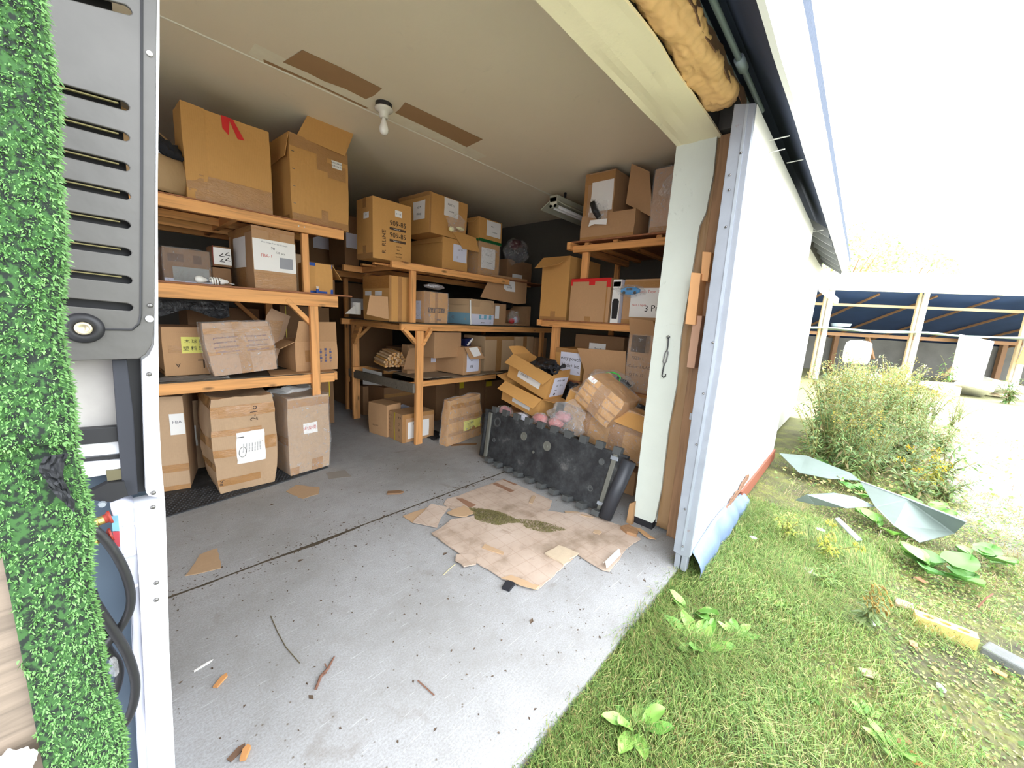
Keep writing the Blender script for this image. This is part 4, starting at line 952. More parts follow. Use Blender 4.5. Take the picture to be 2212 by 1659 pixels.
# ---------------- heap behind the black panel
def tilted(fr, *a, **k):
    (x, y, z, w, d, h), M_ = fr
    bx = cbox((x, y, z, w, d, h, 0), *a, **k)
    M_ = Matrix(M_).to_4x4(); M_.translation = Vector((x, y, z)); bx.root.matrix_world = M_
    return bx
G = 'open boxes in the heap'
b = tilted(((2.72, 2.043, 0.628, 0.26, 0.52, 0.238), ((1.0, 0.0, 0.0), (0.0, 0.9563, -0.2923), (-0.0, 0.2923, 0.9563))), 'upper tipped open box with white label and black bags spilling out', 'orange', group=G, top=False, amp=.002,
    flaps=(('L', .13, -38, .01), ('F', .05, 100, .0), ('B', .10, 20, .01)), labels=(('F', .12, .12, .95, .92, PAPERB, (('MOQ: 1/400', .022, .5, .84, 0), ('AS   55 m', .024, .5, .58, 0), ('▬▬', .02, .3, .34, 0), ('■', .03, .3, .12, 0))), ('S', .25, .25, .80, .62, PAPER, (('120 SET', .03, .3, .5, 0),))))
b = tilted(((2.68, 2.093, 0.444, 0.26, 0.48, 0.195), ((1.0, 0.0, 0.0), (0.0, 0.9776, -0.2106), (-0.0, 0.2106, 0.9776))), 'lower tipped open box with a side flap hanging out', 'orange', group=G, top=False, amp=.002,
    flaps=(('L', .12, -38, .01), ('F', .13, 5, .01), ('B', .14, 10, .01)), labels=(('S', .3, .2, .78, .4, PAPER),))
plastic_blob('garment_bag', (2.85, 2.169, 0.909), (.12, .12, .075), 'black fabric and film bulging out of the upper tipped box', 'bag', m=BLKBAG, inner=(('black_cloth', BLKF, (0, -.05, .02), (.07, .09, .05)),), seed=31, amp=.5)
ring = empty('black_band', (2.7, 1.95, 0.916), label='round black strap end standing up beside the black bags', cat='strap')
MB().tube([(0, .035 * math.cos(t), .028 * math.sin(t)) for t in [k * .45 for k in range(15)]], .010, 8).build('loop', BLKF, ring, smooth=True)
MB().tube([(0, -.03, .01), (.0, -.06, .035), (0, -.10, .055)], [.009, .012, .02], 8).build('tail', BLKF, ring, smooth=True)
MB().sheet(lambda a, b_: tuple(Vector((3.17, 2.152, 0.802)).lerp(Vector((3.15, 2.044, 0.698)), a) + Vector((-.02 * math.sin(a * 3), .018 * b_ + .02 * math.sin(a * 3.1), 0))), 10, 2).build('pale_strap', plain('cream_strap', (226, 222, 190)), solid=.003, label='short cream strap curling off the low right shelf edge', cat='strap')
for i, (px_, c_) in enumerate((((2.62, 2.453, 0.452), PINKF), ((2.64, 2.245, 0.425), PAPERB), ((2.62, 2.005, 0.473), plain('rose_film', (206, 130, 130), rough=.3)), ((2.6, 1.826, 0.476), plain('rose_film', (206, 130, 130))), ((2.66, 1.796, 0.534), PINKF))):
    plastic_blob('garment_bag', px_, (.06, .085, .055), ['pinkish packet peeking over the left top edge of black panel', 'pale shiny packet between the lugs of the black panel', 'rose packet behind the middle lugs of the black panel', 'rose packet right of middle under the open flap', 'pink packet tucked under the hanging box flap'][i], 'packet', inner=(('pink_content', c_, (0, 0, 0), (.05, .075, .045)),), group='pink packets', seed=40 + i)
G = 'crushed boxes in the heap'
b = tilted(((2.74, 1.095, 0.271, 0.42, 0.776, 0.385), ((1.0, 0.0, 0.0), (0.0, 0.9861, -0.1662), (-0.0, 0.1662, 0.9861))), 'big crushed box sunk behind the black panel beside the jamb', 'orange', group=G, bulge=.02, amp=.018, seed=4, wrap=.012,
    tapes=(('S', .28, 0, .36, 1), ('S', 0, .6, 1, .7), ('S', .6, 0, .75, 1)), flaps=(('L', .12, -60, .01),))
b = tilted(((2.62, 1.36, 0.547, 0.28, 0.346, 0.258), ((1.0, 0.0, 0.0), (0.0, 0.8655, -0.5008), (-0.0, 0.5008, 0.8655))), 'crumpled taped box lying tilted on top of the heap', 'orange', group=G, bulge=.02, amp=.014, seed=14, wrap=.006,
    tapes=(('S', 0, .18, 1, .24), ('S', 0, .46, 1, .52), ('S', 0, .74, 1, .80), ('S', .35, 0, .62, 1)), labels=(('S', .0, .86, .22, 1.0, PAPER, (('*', .05, .5, .5, 0, REDINK),)),))
plastic_blob('plastic_wrap_bundle', (2.6, 1.712, 0.542), (.06, .16, .13), 'loose clear plastic draped on the left of the crushed boxes', 'plastic', seed=23, amp=.5)
plastic_blob('garment_bag', (2.95, 1.286, 0.66), (.10, .20, .05), 'black garment lying behind the tilted crumpled box', 'bag', m=BLKBAG, seed=50, amp=.5)
for i, q in enumerate(([(3.0, 1.468, 0.751), (3.0, 1.379, 0.763), (3.0, 1.206, 0.67), (3.0, 1.254, 0.64), (3.0, 1.383, 0.686)], [(3.1, 1.331, 0.736), (3.1, 1.21, 0.746), (3.1, 1.202, 0.676), (3.1, 1.321, 0.685)])):
    MB().prism(q, (.006, 0, 0)).build('loose_flap', card('tan'), label=['torn cardboard flap sticking up behind the tilted crumpled box', 'cardboard scrap under the low right shelf beside the jamb'][i], cat='cardboard')
# supports inside the heap
cbox((2.78, 1.15, 0, .38, .75, .20, 0), 'flattened carton at the bottom of the heap', 'tan', group=G)
cbox((2.70, 2.12, 0, .45, .50, .42, 4), 'closed carton hidden under the two tipped boxes', 'tan', group=G)
# ---------------- black lugged panel leaning on the heap
bl, br = Vector((2.405, 2.495, 0.03)), Vector((2.29, 1.097, 0.03))
tl, tr_ = Vector((2.5, 2.544, 0.469)), Vector((2.4, 1.055, 0.456))
pn = empty('ribbed_panel', bl, label='dusty black moulded panel with square lugs leaning in front of the heap', cat='panel')
def pl(u, v, o_=0.0):
    p = bl.lerp(br, u).lerp(tl.lerp(tr_, u), v)
    nrm = (br - bl).cross(tl - bl).normalized()
    if nrm.x > 0: nrm = -nrm
    return p + nrm * o_ - bl
mb = MB()
v8 = [pl(u, v, o_) for o_ in (-.03, .012) for v in (0, 1) for u in (0, 1)]
mb.add(v8, [(0, 2, 3, 1), (4, 5, 7, 6), (0, 1, 5, 4), (2, 6, 7, 3), (0, 4, 6, 2), (1, 3, 7, 5)])
mb.build('panel_body', RUBBER, pn, bevel=.008)
def slab(name, u0, v0, u1, v1, o0, o1, m=RUBBER, bevel=.004, label=None):
    v8 = [pl(u, v, o_) for o_ in (o0, o1) for v in (v0, v1) for u in (u0, u1)]
    return MB().add(v8, [(0, 2, 3, 1), (4, 5, 7, 6), (0, 1, 5, 4), (2, 6, 7, 3), (0, 4, 6, 2), (1, 3, 7, 5)]).build(name, m, pn, bevel=bevel, label=label)
LUG = plain('worn_grey_black', (74, 76, 76), bump=.4)
for i in range(10):
    u = .07 + .095 * i
    slab('lug', u, -.035, u + .040, .05, -.02, .072, LUG, .002)
    u = .04 + .098 * i
    if u < .97: slab('lug', u, .97, u + .042, 1.095, -.02, .022, LUG, .002)
DUST = plain('dusty_strip', (104, 104, 96), bump=.4)
slab('end_ridge', .018, .02, .048, .95, .010, .030, DUST, .006)
slab('end_ridge', .93, .03, .955, .97, .010, .024, DUST, .006)
slab('rib', .06, .66, .22, .672, .011, .016, RUBBER, .001)
for u, v, r_, m_ in ((.345, .72, .036, DUST), (.53, .70, .040, DUST), (.44, .50, .012, DUST)):
    c = pl(u, v, .010); n_ = (pl(u, v, 1) - pl(u, v, 0)).normalized()
    MB().lathe([(r_, 0), (r_, .006), (r_ * .82, .008), (r_ * .78, .004), (r_ * .3, .004), (r_ * .25, .009), (.001, .009)], 24, (c, n_)).build('round_boss', m_, pn)
for u, v, r_ in ((.10, .80, .045), (.09, .42, .02), (.88, .78, .024), (.86, .30, .022), (.64, .5, .006), (.95, .1, .01)):
    c = pl(u, v, .010); n_ = (pl(u, v, 1) - pl(u, v, 0)).normalized()
    MB().lathe([(r_, 0), (r_, .004), (r_ * .8, .005), (r_ * .6, .001), (.001, .001)], 20, (c, n_)).build('round_recess', LUG, pn)
for v in (.12, .88):
    slab('metal_clip', .925, v, .965, v + .06, .024, .030, GALV, .002)
c0 = pl(.985, -.02, .02); c1 = pl(1.02, .95, .03)
MB().tube([c0, c0.lerp(c1, .5), c1], .048, 20).build('rubber_roll', plain('smooth_black', (48, 50, 56), rough=.45), pn, smooth=True)
MB().tube([pl(-.02, .0, .0), pl(-.012, .5, .0), pl(-.01, 1.0, .0)], .028, 14).build('rubber_roll', RUBBER, pn, smooth=True)
# ---------------- floor litter
def sheetpoly(name, m, pts, z0, th, label, cat='cardboard', parent=None, group=None, wob=.004, seed=0):
    """polygon sheet with a ragged edge"""
    random.seed(seed + 5)
    out = []
    n = len(pts)
    for i in range(n):
        a, b_ = Vector(pts[i][:2]), Vector(pts[(i + 1) % n][:2]); k = max(1, int((b_ - a).length / .035))
        for j in range(k):
            p = a.lerp(b_, j / k)
            if j: p += Vector((random.uniform(-wob, wob), random.uniform(-wob, wob)))
            out.append((p.x, p.y, z0))
    return MB().prism(out, (0, 0, th)).build(name, m, parent, label=label, cat=cat, group=group)
def f_dirty(n):
    co = n.coords()
    a = n.noise(2.2, 7, co, 0.65)
    base = n.ramp(a, [(.34, s2l((136, 118, 100))), (.48, s2l((178, 158, 142))), (.68, s2l((192, 174, 160)))])
    b = n.noise(7, 7, n.coords(), .7, .6)
    base = n.mix(n.ramp(b, [(.58, (0, 0, 0)), (.72, (.6, .6, .6))]), base, s2l((132, 110, 88)))
    w = n.new('ShaderNodeTexBrick'); w.offset = 0
    n.l(n.coords((11, 11, 11), rot=(0, 0, .12)), w.inputs['Vector'])
    w.inputs['Scale'].default_value = 1.0; w.inputs['Brick Width'].default_value = 1.0; w.inputs['Row Height'].default_value = 1.0
    w.inputs['Mortar Size'].default_value = .03
    w.inputs['Color1'].default_value = (0, 0, 0, 1); w.inputs['Color2'].default_value = (0, 0, 0, 1); w.inputs['Mortar'].default_value = (.26, .26, .26, 1)
    base = n.mix(w.outputs['Color'], base, s2l((140, 112, 90)))
    n.col(base); n.bump(b, .4, .01); n.set(Roughness=.85)
DIRTY = mat('trodden_cardboard', f_dirty)
G = 'trodden cardboard sheets on the concrete'
def c4(*p): return p
S1 = [(1.639, 2.074, 0.0), (1.717, 2.057, 0.0), (2.217, 2.044, 0.0), (2.224, 1.898, 0.0), (2.217, 1.532, 0.0), (2.113, 1.476, 0.0), (1.896, 1.447, 0.0), (1.76, 1.568, 0.0), (1.641, 1.78, 0.0), (1.571, 1.931, 0.0), (1.572, 2.023, 0.0)]
S2 = [(1.288, 1.771, 0.0), (1.401, 1.791, 0.0), (1.481, 1.818, 0.0), (1.62, 1.756, 0.0), (1.777, 1.585, 0.0), (1.896, 1.468, 0.0), (2.038, 1.496, 0.0), (2.141, 1.336, 0.0), (2.235, 1.275, 0.0), (2.276, 1.003, 0.0), (2.228, 0.836, 0.0), (2.059, 0.853, 0.0), (1.942, 0.834, 0.0), (1.786, 0.82, 0.0), (1.77, 0.855, 0.0), (1.786, 1.024, 0.0), (1.387, 1.004, 0.0), (1.314, 1.182, 0.0), (1.303, 1.367, 0.0), (1.288, 1.453, 0.0)]
s1 = sheetpoly('flattened_box', DIRTY, S1, .001, .005, 'upper trodden cardboard sheet near the floor joint with brown tape strips', group=G, seed=1)
s2 = sheetpoly('flattened_box', DIRTY, S2, .006, .006, 'largest trodden cardboard sheet, stained, in front of the black panel', group=G, seed=2)
for i, q in enumerate(([(2.076, 2.033, 0.008), (2.115, 2.03, 0.008), (2.12, 1.831, 0.008), (2.074, 1.834, 0.008)], [(1.695, 2.031, 0.008), (1.729, 2.002, 0.008), (1.739, 1.858, 0.008), (1.677, 1.86, 0.008)], [(2.196, 2.039, 0.008), (2.212, 2.026, 0.008), (2.224, 1.892, 0.008), (2.195, 1.893, 0.008)])):
    MB().prism([(p[0], p[1], .0065) for p in q], (0, 0, .001)).build('tape_strip', plain('brown_tape_strip', (142, 106, 84)), s1)
s3 = sheetpoly('cardboard_scrap', DIRTY, [(1.272, 1.955, 0.0), (1.504, 2.083, 0.0), (1.577, 1.96, 0.0), (1.477, 1.905, 0.0), (1.354, 1.804, 0.0)], .006, .004, 'pale square cardboard scrap at the left tip of the trodden sheets', group=G, seed=3)
sheetpoly('cardboard_scrap', card('dirty_greylit'), [(1.274, 2.075, 0.0), (1.471, 2.065, 0.0), (1.328, 1.985, 0.0), (1.275, 1.962, 0.0)], .001, .004, 'darker corner piece under the pale square scrap', group=G, seed=4)
s4 = sheetpoly('cardboard_scrap', plain('cream_card', (188, 170, 146), var=.2, scale=20, bump=.4), [(1.64, 1.158, 0.0), (1.764, 1.148, 0.0), (1.788, 1.022, 0.0), (1.636, 1.022, 0.0)], .0125, .008, 'cream square of cardboard lying on the stained sheet', group=G, seed=5, wob=.007)
sheetpoly('cardboard_scrap', DIRTY, [(1.26, 1.494, 0.0), (1.324, 1.442, 0.0), (1.336, 1.394, 0.0), (1.284, 1.356, 0.0), (1.223, 1.386, 0.0), (1.222, 1.457, 0.0)], .0125, .006, 'ragged torn cardboard tab on the left edge of the stained sheet', group=G, seed=6, wob=.008)
sheetpoly('cardboard_scrap', card('dirty_greylit'), [(1.31, 1.186, 0.0), (1.361, 1.164, 0.0), (1.41, 1.011, 0.0), (1.374, 1.009, 0.0), (1.339, 1.085, 0.0)], .0125, .004, 'torn tan flap at the front corner of the stained sheet', group=G, seed=7, wob=.008)
sheetpoly('cardboard_scrap', card('dirty_greylit'), [(1.413, 1.446, 0.0), (1.449, 1.459, 0.0), (1.474, 1.327, 0.0), (1.457, 1.315, 0.0)], .0125, .006, 'narrow folded strip of cardboard across the stained sheet', group=G, seed=8)
sheetpoly('cardboard_scrap', card('dirty_greylit'), [(1.505, 1.901, 0.0), (1.657, 1.902, 0.0), (1.654, 1.769, 0.0), (1.573, 1.777, 0.0), (1.51, 1.854, 0.0)], .0125, .004, 'tan torn patch beside the seed pile', group=G, seed=9, wob=.008)
sheetpoly('cardboard_scrap', card('dirty_greylit'), [(0.183, 2.281, 0.0), (0.263, 2.439, 0.0), (0.341, 2.446, 0.0), (0.319, 2.236, 0.0), (0.233, 2.258, 0.0)], .001, .003, 'two-tone cardboard scrap on concrete near the white machine', group=G, seed=10)
sheetpoly('cardboard_scrap', card('dirty_greylit'), [(0.832, 2.94, 0.0), (0.922, 3.006, 0.0), (1.038, 2.865, 0.0), (0.987, 2.747, 0.0), (0.882, 2.744, 0.0)], .001, .002, 'damp brown paper patch beside the black mat', group=G, seed=11, wob=.008)
sheetpoly('cardboard_scrap', plain('dusty_card', (140, 134, 128)), [(1.174, 3.09, 0.0), (1.313, 3.049, 0.0), (1.299, 2.888, 0.0), (1.147, 2.948, 0.0)], .001, .002, 'dull grey cardboard scrap by the foot of the left post', group=G, seed=12)
MB().sheet(lambda a, b_: tuple(Vector((1.775, 0.833, 0.014)).lerp(Vector((1.95, 0.839, 0.014)), a) + Vector((.02 * b_, .035 * b_, .012 + .025 * math.sin(math.pi * b_)))), 8, 8).build('paper_scrap', PAPER, solid=.001, label='white curled paper corner at right edge of the stained sheet', cat='paper')
# wood chips and the brown chunk at the jamb
for i, (q, m_) in enumerate((([(2.233, 0.982, 0.0), (2.298, 0.953, 0.0), (2.267, 0.874, 0.0), (2.218, 0.864, 0.0), (2.203, 0.923, 0.0)], OLDWOOD), ([(2.316, 0.927, 0.0), (2.333, 0.892, 0.0), (2.286, 0.765, 0.0), (2.264, 0.804, 0.0)], card('tan')))):
    sheetpoly('wood_scrap', m_, q, .013, .02 if i == 0 else .005, ['splintered brown wood piece at the foot of the jamb', 'torn card strip reaching under the jamb'][i], cat='scrap', seed=20 + i)
MB().prism([(2.36, 1.002, -0.012), (2.36, 0.993, 0.144), (2.36, 0.962, 0.166), (2.36, 0.961, -0.015)], (.03, 0, 0)).build('wood_splinter', plain('split_wood', (166, 128, 88)), label='upright split wood offcut beside the jamb foot', cat='wood')
# pile of seeds and husks: many fine bits
def bits(name, m, cx, cy, rx, ry, n, zmax, label, L_=.012, seed=0, rot=0.0):
    random.seed(seed); mb = MB(); ca, sa = math.cos(rot), math.sin(rot)
    for i in range(n):
        r_ = math.sqrt(random.random()); t = random.random() * 6.283
        a, b_ = r_ * rx * math.cos(t) * (1 + .25 * math.sin(3 * t)), r_ * ry * math.sin(t)
        x, y = cx + a * ca - b_ * sa, cy + a * sa + b_ * ca
        z = .013 + zmax * (1 - r_) * random.random(); h = random.random() * 6.283; l = L_ * random.uniform(.4, 1.3); w = .0018
        dx, dy = math.cos(h) * l / 2, math.sin(h) * l / 2; dz = random.uniform(-.2, .2) * l
        mb.add([(x - dx, y - dy, z), (x + dy * w / l * 2, y - dx * w / l * 2, z + .001), (x + dx, y + dy, z + dz), (x - dy * w / l * 2, y + dx * w / l * 2, z + .001)], [(0, 1, 2, 3)])
    return mb.build(name, m, label=label, cat='debris', kind='stuff', solid=.001)
HUSK = plain('husk', (110, 102, 62), var=.5, scale=60)
pc_ = (1.701, 1.66, 0.0); 
bits('husk_pile', HUSK, pc_[0], pc_[1], .17, .085, 2600, .028, 'dark greenish pile of husks on the trodden cardboard', seed=1, rot=-1.2)
pc_ = (1.854, 1.367, 0.0); 
bits('husk_scatter', HUSK, pc_[0], pc_[1], .15, .06, 900, .012, 'thin scatter of dry husks right of the pile', seed=2, rot=-1.1)
CHIP = plain('wood_chip', (176, 150, 122), var=.3)
for i, (px_, L_, w_, an) in enumerate((((1150,1085), .09, .02, .4), ((1170,1092), .06, .015, 2.0), ((1240,1108), .10, .018, -.2), ((1262,1115), .05, .01, -.6))):
    pass
def chip(name, p, L_, w_, an, m_, label, th=.004, cat='debris'):
    o = MB().prism([(-L_ / 2, -w_ / 2, 0), (L_ * .3, -w_ * .6, 0), (L_ / 2, 0, 0), (L_ * .2, w_ / 2, 0), (-L_ / 2, w_ * .4, 0)], (0, 0, th)).build(name, m_, label=label, cat=cat)
    o.location = (p[0], p[1], p[2]); o.rotation_euler = (0, 0, an); return o
chip('wood_chip', (2.117, 1.646, 0.008), .14, .03, .5, CHIP, 'flat wood chip on the upper cardboard sheet')
chip('wood_chip', (2.194, 1.321, 0.004), .13, .022, -.9, CHIP, 'long pale splinter lying under the black panel')
chip('wood_chip', (2.205, 1.221, 0.013), .09, .018, -1.2, CHIP, 'short pale splinter beside the long one')
chip('wood_chip', (2.08, 1.068, 0.013), .05, .045, .2, CHIP, 'small tan flake on the right of the stained sheet')
chip('dead_leaf', (1.413, 2.403, 0.002), .12, .045, -.6, plain('dry_leaf_brown', (128, 98, 72)), 'crumpled dry leaf on the concrete behind the joint', .012, 'leaf')
chip('black_scrap', (1.303, 1.129, 0.002), .07, .045, .3, BLKF, 'crumpled black scrap at the front corner of the cardboard', .014)
chip('dead_leaf', (0.188, 1.508, 0.002), .055, .018, .7, plain('orange_leaf', (190, 136, 84)), 'small orange leaf scrap on the concrete by the machine', .006, 'leaf')
chip('dead_leaf', (0.188, 1.179, 0.002), .04, .018, 1.0, plain('orange_leaf', (190, 136, 84)), 'curled orange-brown leaf at the bottom of the slab', .012, 'leaf')
chip('dead_leaf', (0.172, 1.202, 0.001), .05, .02, .4, plain('brown_leaf', (110, 84, 66)), 'dark flat leaf beside the curled orange one', .003, 'leaf')
chip('paper_scrap', (0.156, 1.624, 0.001), .06, .008, .2, PAPER, 'thin white paper sliver on the concrete', .003, 'paper')
tw = empty('twig', (0.413, 1.239, 0.006), label='short brown twig lying on the concrete near the front', cat='twig')
TWG = plain('twig_bark', (112, 78, 62), bump=.5)
MB().tube([(0, 0, 0), (.03, .035, .001), (.062, .05, 0), (.10, .085, 0)], [.005, .0055, .005, .003], 8).build('stem', TWG, tw)
for a, b_ in (((.03, .035, 0), (.05, .03, .008)), ((.06, .05, 0), (.06, .075, .006))): MB().tube([a, b_], .0022, 6).build('side_shoot', TWG, tw)
MB().tube([(0.402, 1.719, 0.003), (0.396, 1.604, 0.003), (0.396, 1.501, 0.003), (0.41, 1.389, 0.003)], .0016, 5).build('grass_stalk', plain('dry_stalk', (96, 84, 60)), label='long thin dry stalk curved on the slab', cat='stalk')
MB().tube([(0.69, 1.015, 0.003), (0.695, 0.972, 0.003), (0.7, 0.927, 0.003)], .0025, 5).build('twig', TWG, label='tiny twig near the bottom middle of the slab', cat='twig')
MB().tube([(1.114, 1.42, 0.003), (1.171, 1.438, 0.003), (1.217, 1.448, 0.003)], .0018, 5).build('grass_stalk', plain('straw', (206, 190, 140)), label='pale straw by the ragged cardboard tab', cat='stalk')
# fine debris all over the floor, uncountable
random.seed(77); mb = MB()
for i in range(900):
    x, y = random.uniform(-.1, 2.6), random.uniform(.62, 3.1)
    if random.random() < .4: y = 2.15 + random.gauss(0, .05); x = random.uniform(.1, 2.2)
    s_ = random.uniform(.001, .004) * (1 if random.random() < .93 else 2.4); h = random.random() * 6
    mb.add([(x + s_ * 2 * math.cos(h), y + s_ * 2 * math.sin(h), .0005), (x - s_ * math.sin(h), y + s_ * math.cos(h), .003), (x - s_ * 2 * math.cos(h), y - s_ * 2 * math.sin(h), .0005), (x + s_ * math.sin(h), y - s_ * math.cos(h), .002)], [(0, 1, 2, 3)])
mb.build('floor_crumbs', plain('crumbs', (86, 70, 56), var=.4, scale=9), label='fine dark crumbs and dirt scattered over the concrete floor', cat='debris', kind='stuff')
# dirt filling the joint
mb = MB().sheet(lambda a, b_: (-1.2 + 3.7 * a, 2.138 + .026 * b_ + .008 * noise.noise(Vector((a * 40, b_, 0))) - (.03 * max(0, 1 - abs(a - .53) * 14) * (1 - b_)), -.001 + .002 * b_ * (1 - b_) * 4), 160, 2)
mb.build('joint_dirt', plain('joint_soil', (72, 64, 52), var=.4, scale=14, bump=.6), floor)
# ---------------- ceiling lamps
lh = empty('ceiling_lamp_holder', (1.469, 2.663, 2.75), label='bare bulb in a white porcelain holder under the ceiling', cat='lamp')
MB().lathe([(.001, 0), (.055, 0), (.055, -.028), (.001, -.028)], 28).build('junction_box', BLACKM, lh, smooth=False, label='black junction box')
MB().lathe([(.001, -.028), (.060, -.029), (.062, -.036), (.055, -.044), (.040, -.050), (.032, -.060), (.029, -.085), (.024, -.090), (.001, -.09)], 28).build('porcelain_holder', plain('porcelain', (226, 222, 208), rough=.25, var=.04), lh, smooth=True)
MB().lathe([(.012, -.088), (.014, -.10), (.022, -.125), (.030, -.15), (.031, -.165), (.026, -.182), (.014, -.193), (.001, -.196)], 28).build('bulb', mat('bulb_glass', lambda n: (n.col((.9, .88, .82)), n.set(Roughness=.15))), lh, smooth=True)
fl2 = empty('fluorescent_lamp', (3.434, 2.665, 2.62), label='pale twin-tube lamp with dusty reflector hanging deep inside', cat='lamp')
FIX = plain('fixture_paint', (176, 178, 160))
fv = Vector(fl2.location)
MB().box(0, -.05, -.02, 1.2, .05, .05).build('housing', FIX, fl2, bevel=.004)
MB().prism([(0, -.05, .0), (0, -.17, -.075), (0, -.165, -.08), (0, -.045, -.01)], (1.2, 0, 0)).build('reflector', FIX, fl2)
MB().prism([(0, .05, .0), (0, .17, -.075), (0, .165, -.08), (0, .045, -.01)], (1.2, 0, 0)).build('reflector', FIX, fl2)
MB().box(.0, -.045, -.06, .02, .045, .03).build('end_cap', plain('cap_white', (214, 214, 196)), fl2, bevel=.003)
for y in (-.03, .03):
    MB().tube([(.0, y, -.06), (1.2, y, -.06)], .017, 12).build('tube', GLOBE, fl2, smooth=True)
    MB().lathe([(.02, 0), (.02, .04), (.001, .04)], 12, ((.0, y, -.06), (1, 0, 0))).build('socket', FIX, fl2)
MB().box(.2, -.01, .05, .22, .01, .13).build('hanger', BLACKM, fl2); MB().box(1.0, -.01, .05, 1.02, .01, .13).build('hanger', BLACKM, fl2)

# ================================================================ MACHINE at the left
mc = empty('parked_machine', (0, 1.0, 0), label='white machine with slotted dark panel and black hoses at the left edge', cat='machine')
MO = Vector((0, 1.0, 0))
def MP(name, m, pts, y0=0.0, th=.02, **k):
    """pts lie on the plane y=1 (x, z); y0 shifts back"""
    return MB().prism([(p[0], p[1] - 1.0 + y0, p[2]) for p in pts], (0, th, 0)).build(name, m, mc, **k)
DKP = mat('machine_panel', f_galv, (92, 90, 88), 0.35)
MC['machine_panel'] = DKP
MWHT = plain('machine_white', (236, 238, 244), rough=.3, var=.03)
MBLU = plain('machine_blue_grey', (84, 98, 112), rough=.45)
plate = [( -.16, 0, 2.05)] 
pp = [(0.125, 1.0, 1.894), (0.115, 1.0, 1.79), (0.095, 1.0, 1.555), (0.074, 1.0, 1.301), (0.067, 1.0, 1.261), (0.058, 1.0, 1.244), (0.047, 1.0, 1.235), (-0.012, 1.0, 1.235)]
pts = [(p[0], 0, p[2]) for p in pp] + [(-.16, 0, pp[-1][2] - .002), (-.16, 0, pp[0][2] + .02)]
po = MB().prism(pts, (0, .006, 0)).build('slotted_panel', DKP, mc, bevel=.0015)
cut = MB()
SL = [[(0.017, 1.0, 1.813), (0.087, 1.0, 1.828)], [(-0.02, 1.0, 1.671), (0.071, 1.0, 1.675)], [(-0.025, 1.0, 1.624), (0.067, 1.0, 1.625)], [(-0.03, 1.0, 1.576), (0.063, 1.0, 1.575)], [(-0.035, 1.0, 1.529), (0.06, 1.0, 1.527)], [(-0.04, 1.0, 1.479), (0.056, 1.0, 1.477)], [(-0.044, 1.0, 1.432), (0.053, 1.0, 1.429)], [(-0.049, 1.0, 1.385), (0.05, 1.0, 1.38)], [(-0.054, 1.0, 1.337), (0.047, 1.0, 1.331)]]
for a, b_ in SL:
    a = Vector(a); b_ = Vector(b_); a = a + (a - b_) * .55
    h = .0068
    prof = [(a.x, a.z - h), (b_.x - .004, b_.z - h), (b_.x, b_.z - h * .5), (b_.x + .001, b_.z), (b_.x - .001, b_.z + h * .6), (b_.x - .006, b_.z + h), (a.x, a.z + h)]
    cut.prism([(x, -.02, z) for x, z in prof], (0, .05, 0))
co = cut.build('tmp', DKP, mc)
md = po.modifiers.new('x', 'BOOLEAN'); md.operation = 'DIFFERENCE'; md.object = co; md.solver = 'EXACT'
po.modifiers.move(1, 0)
dg = bpy.context.evaluated_depsgraph_get()
me = bpy.data.meshes.new_from_object(po.evaluated_get(dg)); po.modifiers.clear(); po.data = me
bpy.data.objects.remove(co)
YELIN = plain('dull_yellow_edge', (150, 140, 96))
for a, b_ in SL[1:8]:
    a = Vector(a); b_ = Vector(b_); a = a + (a - b_) * .5
    MB().bar((a.x, .012, a.z + .0045), (b_.x - .012, .012, b_.z + .0045), .006, .002).build('slot_lip', YELIN, mc)
MP('panel_backing', BLACKM, [(-.16, 1, 2.05), (.07, 1, 2.05), (.055, 1, 1.245), (-.16, 1, 1.245)], .035, .01)
# pressed groove
gp = [(0.103, 1.0, 1.868), (0.077, 1.0, 1.55), (0.057, 1.0, 1.318), (0.053, 1.0, 1.301), (0.043, 1.0, 1.29), (-0.038, 1.0, 1.29)]
MB().tube([(p[0], -.0005, p[2]) for p in gp], .0022, 6).build('pressed_groove', BLACKM, mc)
kc = (-0.017, 1.0, 1.292)
MB().lathe([(.026, 0), (.026, .002), (.022, .008), (.012, .010), (.011, .004), (.001, .004)], 28, ((kc[0], -.001, kc[2]), (0, -1, 0))).build('latch_cup', BLACKM, mc, smooth=True)
MB().lathe([(.011, .004), (.011, .014), (.008, .016), (.005, .013), (.001, .013)], 24, ((kc[0], -.001, kc[2]), (0, -1, 0))).build('latch_ring', plain('latch_brass', (220, 208, 180), metal=.7, rough=.3), mc, smooth=True)
# white frame post
MP('white_post', MWHT, [(0.12, 1.0, 1.891), (0.128, 1.0, 1.896), (0.12, 1.0, 1.792), (0.099, 1.0, 1.556), (0.08, 1.0, 1.301), (0.067, 1.0, 1.119), (0.063, 1.0, 1.023), (0.062, 1.0, 0.944), (0.039, 1.0, 0.958), (0.036, 1.0, 0.966), (0.045, 1.0, 1.123), (0.052, 1.0, 1.232), (0.062, 1.0, 1.241), (0.071, 1.0, 1.261), (0.096, 1.0, 1.555), (0.115, 1.0, 1.79)], .004, .05, bevel=.001)
MP('lower_post', MWHT, [(0.017, 1.0, 0.944), (0.062, 1.0, 0.944), (0.057, 1.0, 0.841), (0.043, 1.0, 0.603), (0.03, 1.0, 0.294), (0.016, 1.0, -0.143), (-0.026, 1.0, -0.081), (-0.012, 1.0, 0.337), (0.003, 1.0, 0.631), (0.011, 1.0, 0.789), (0.014, 1.0, 0.86)], .0, .05, bevel=.001)
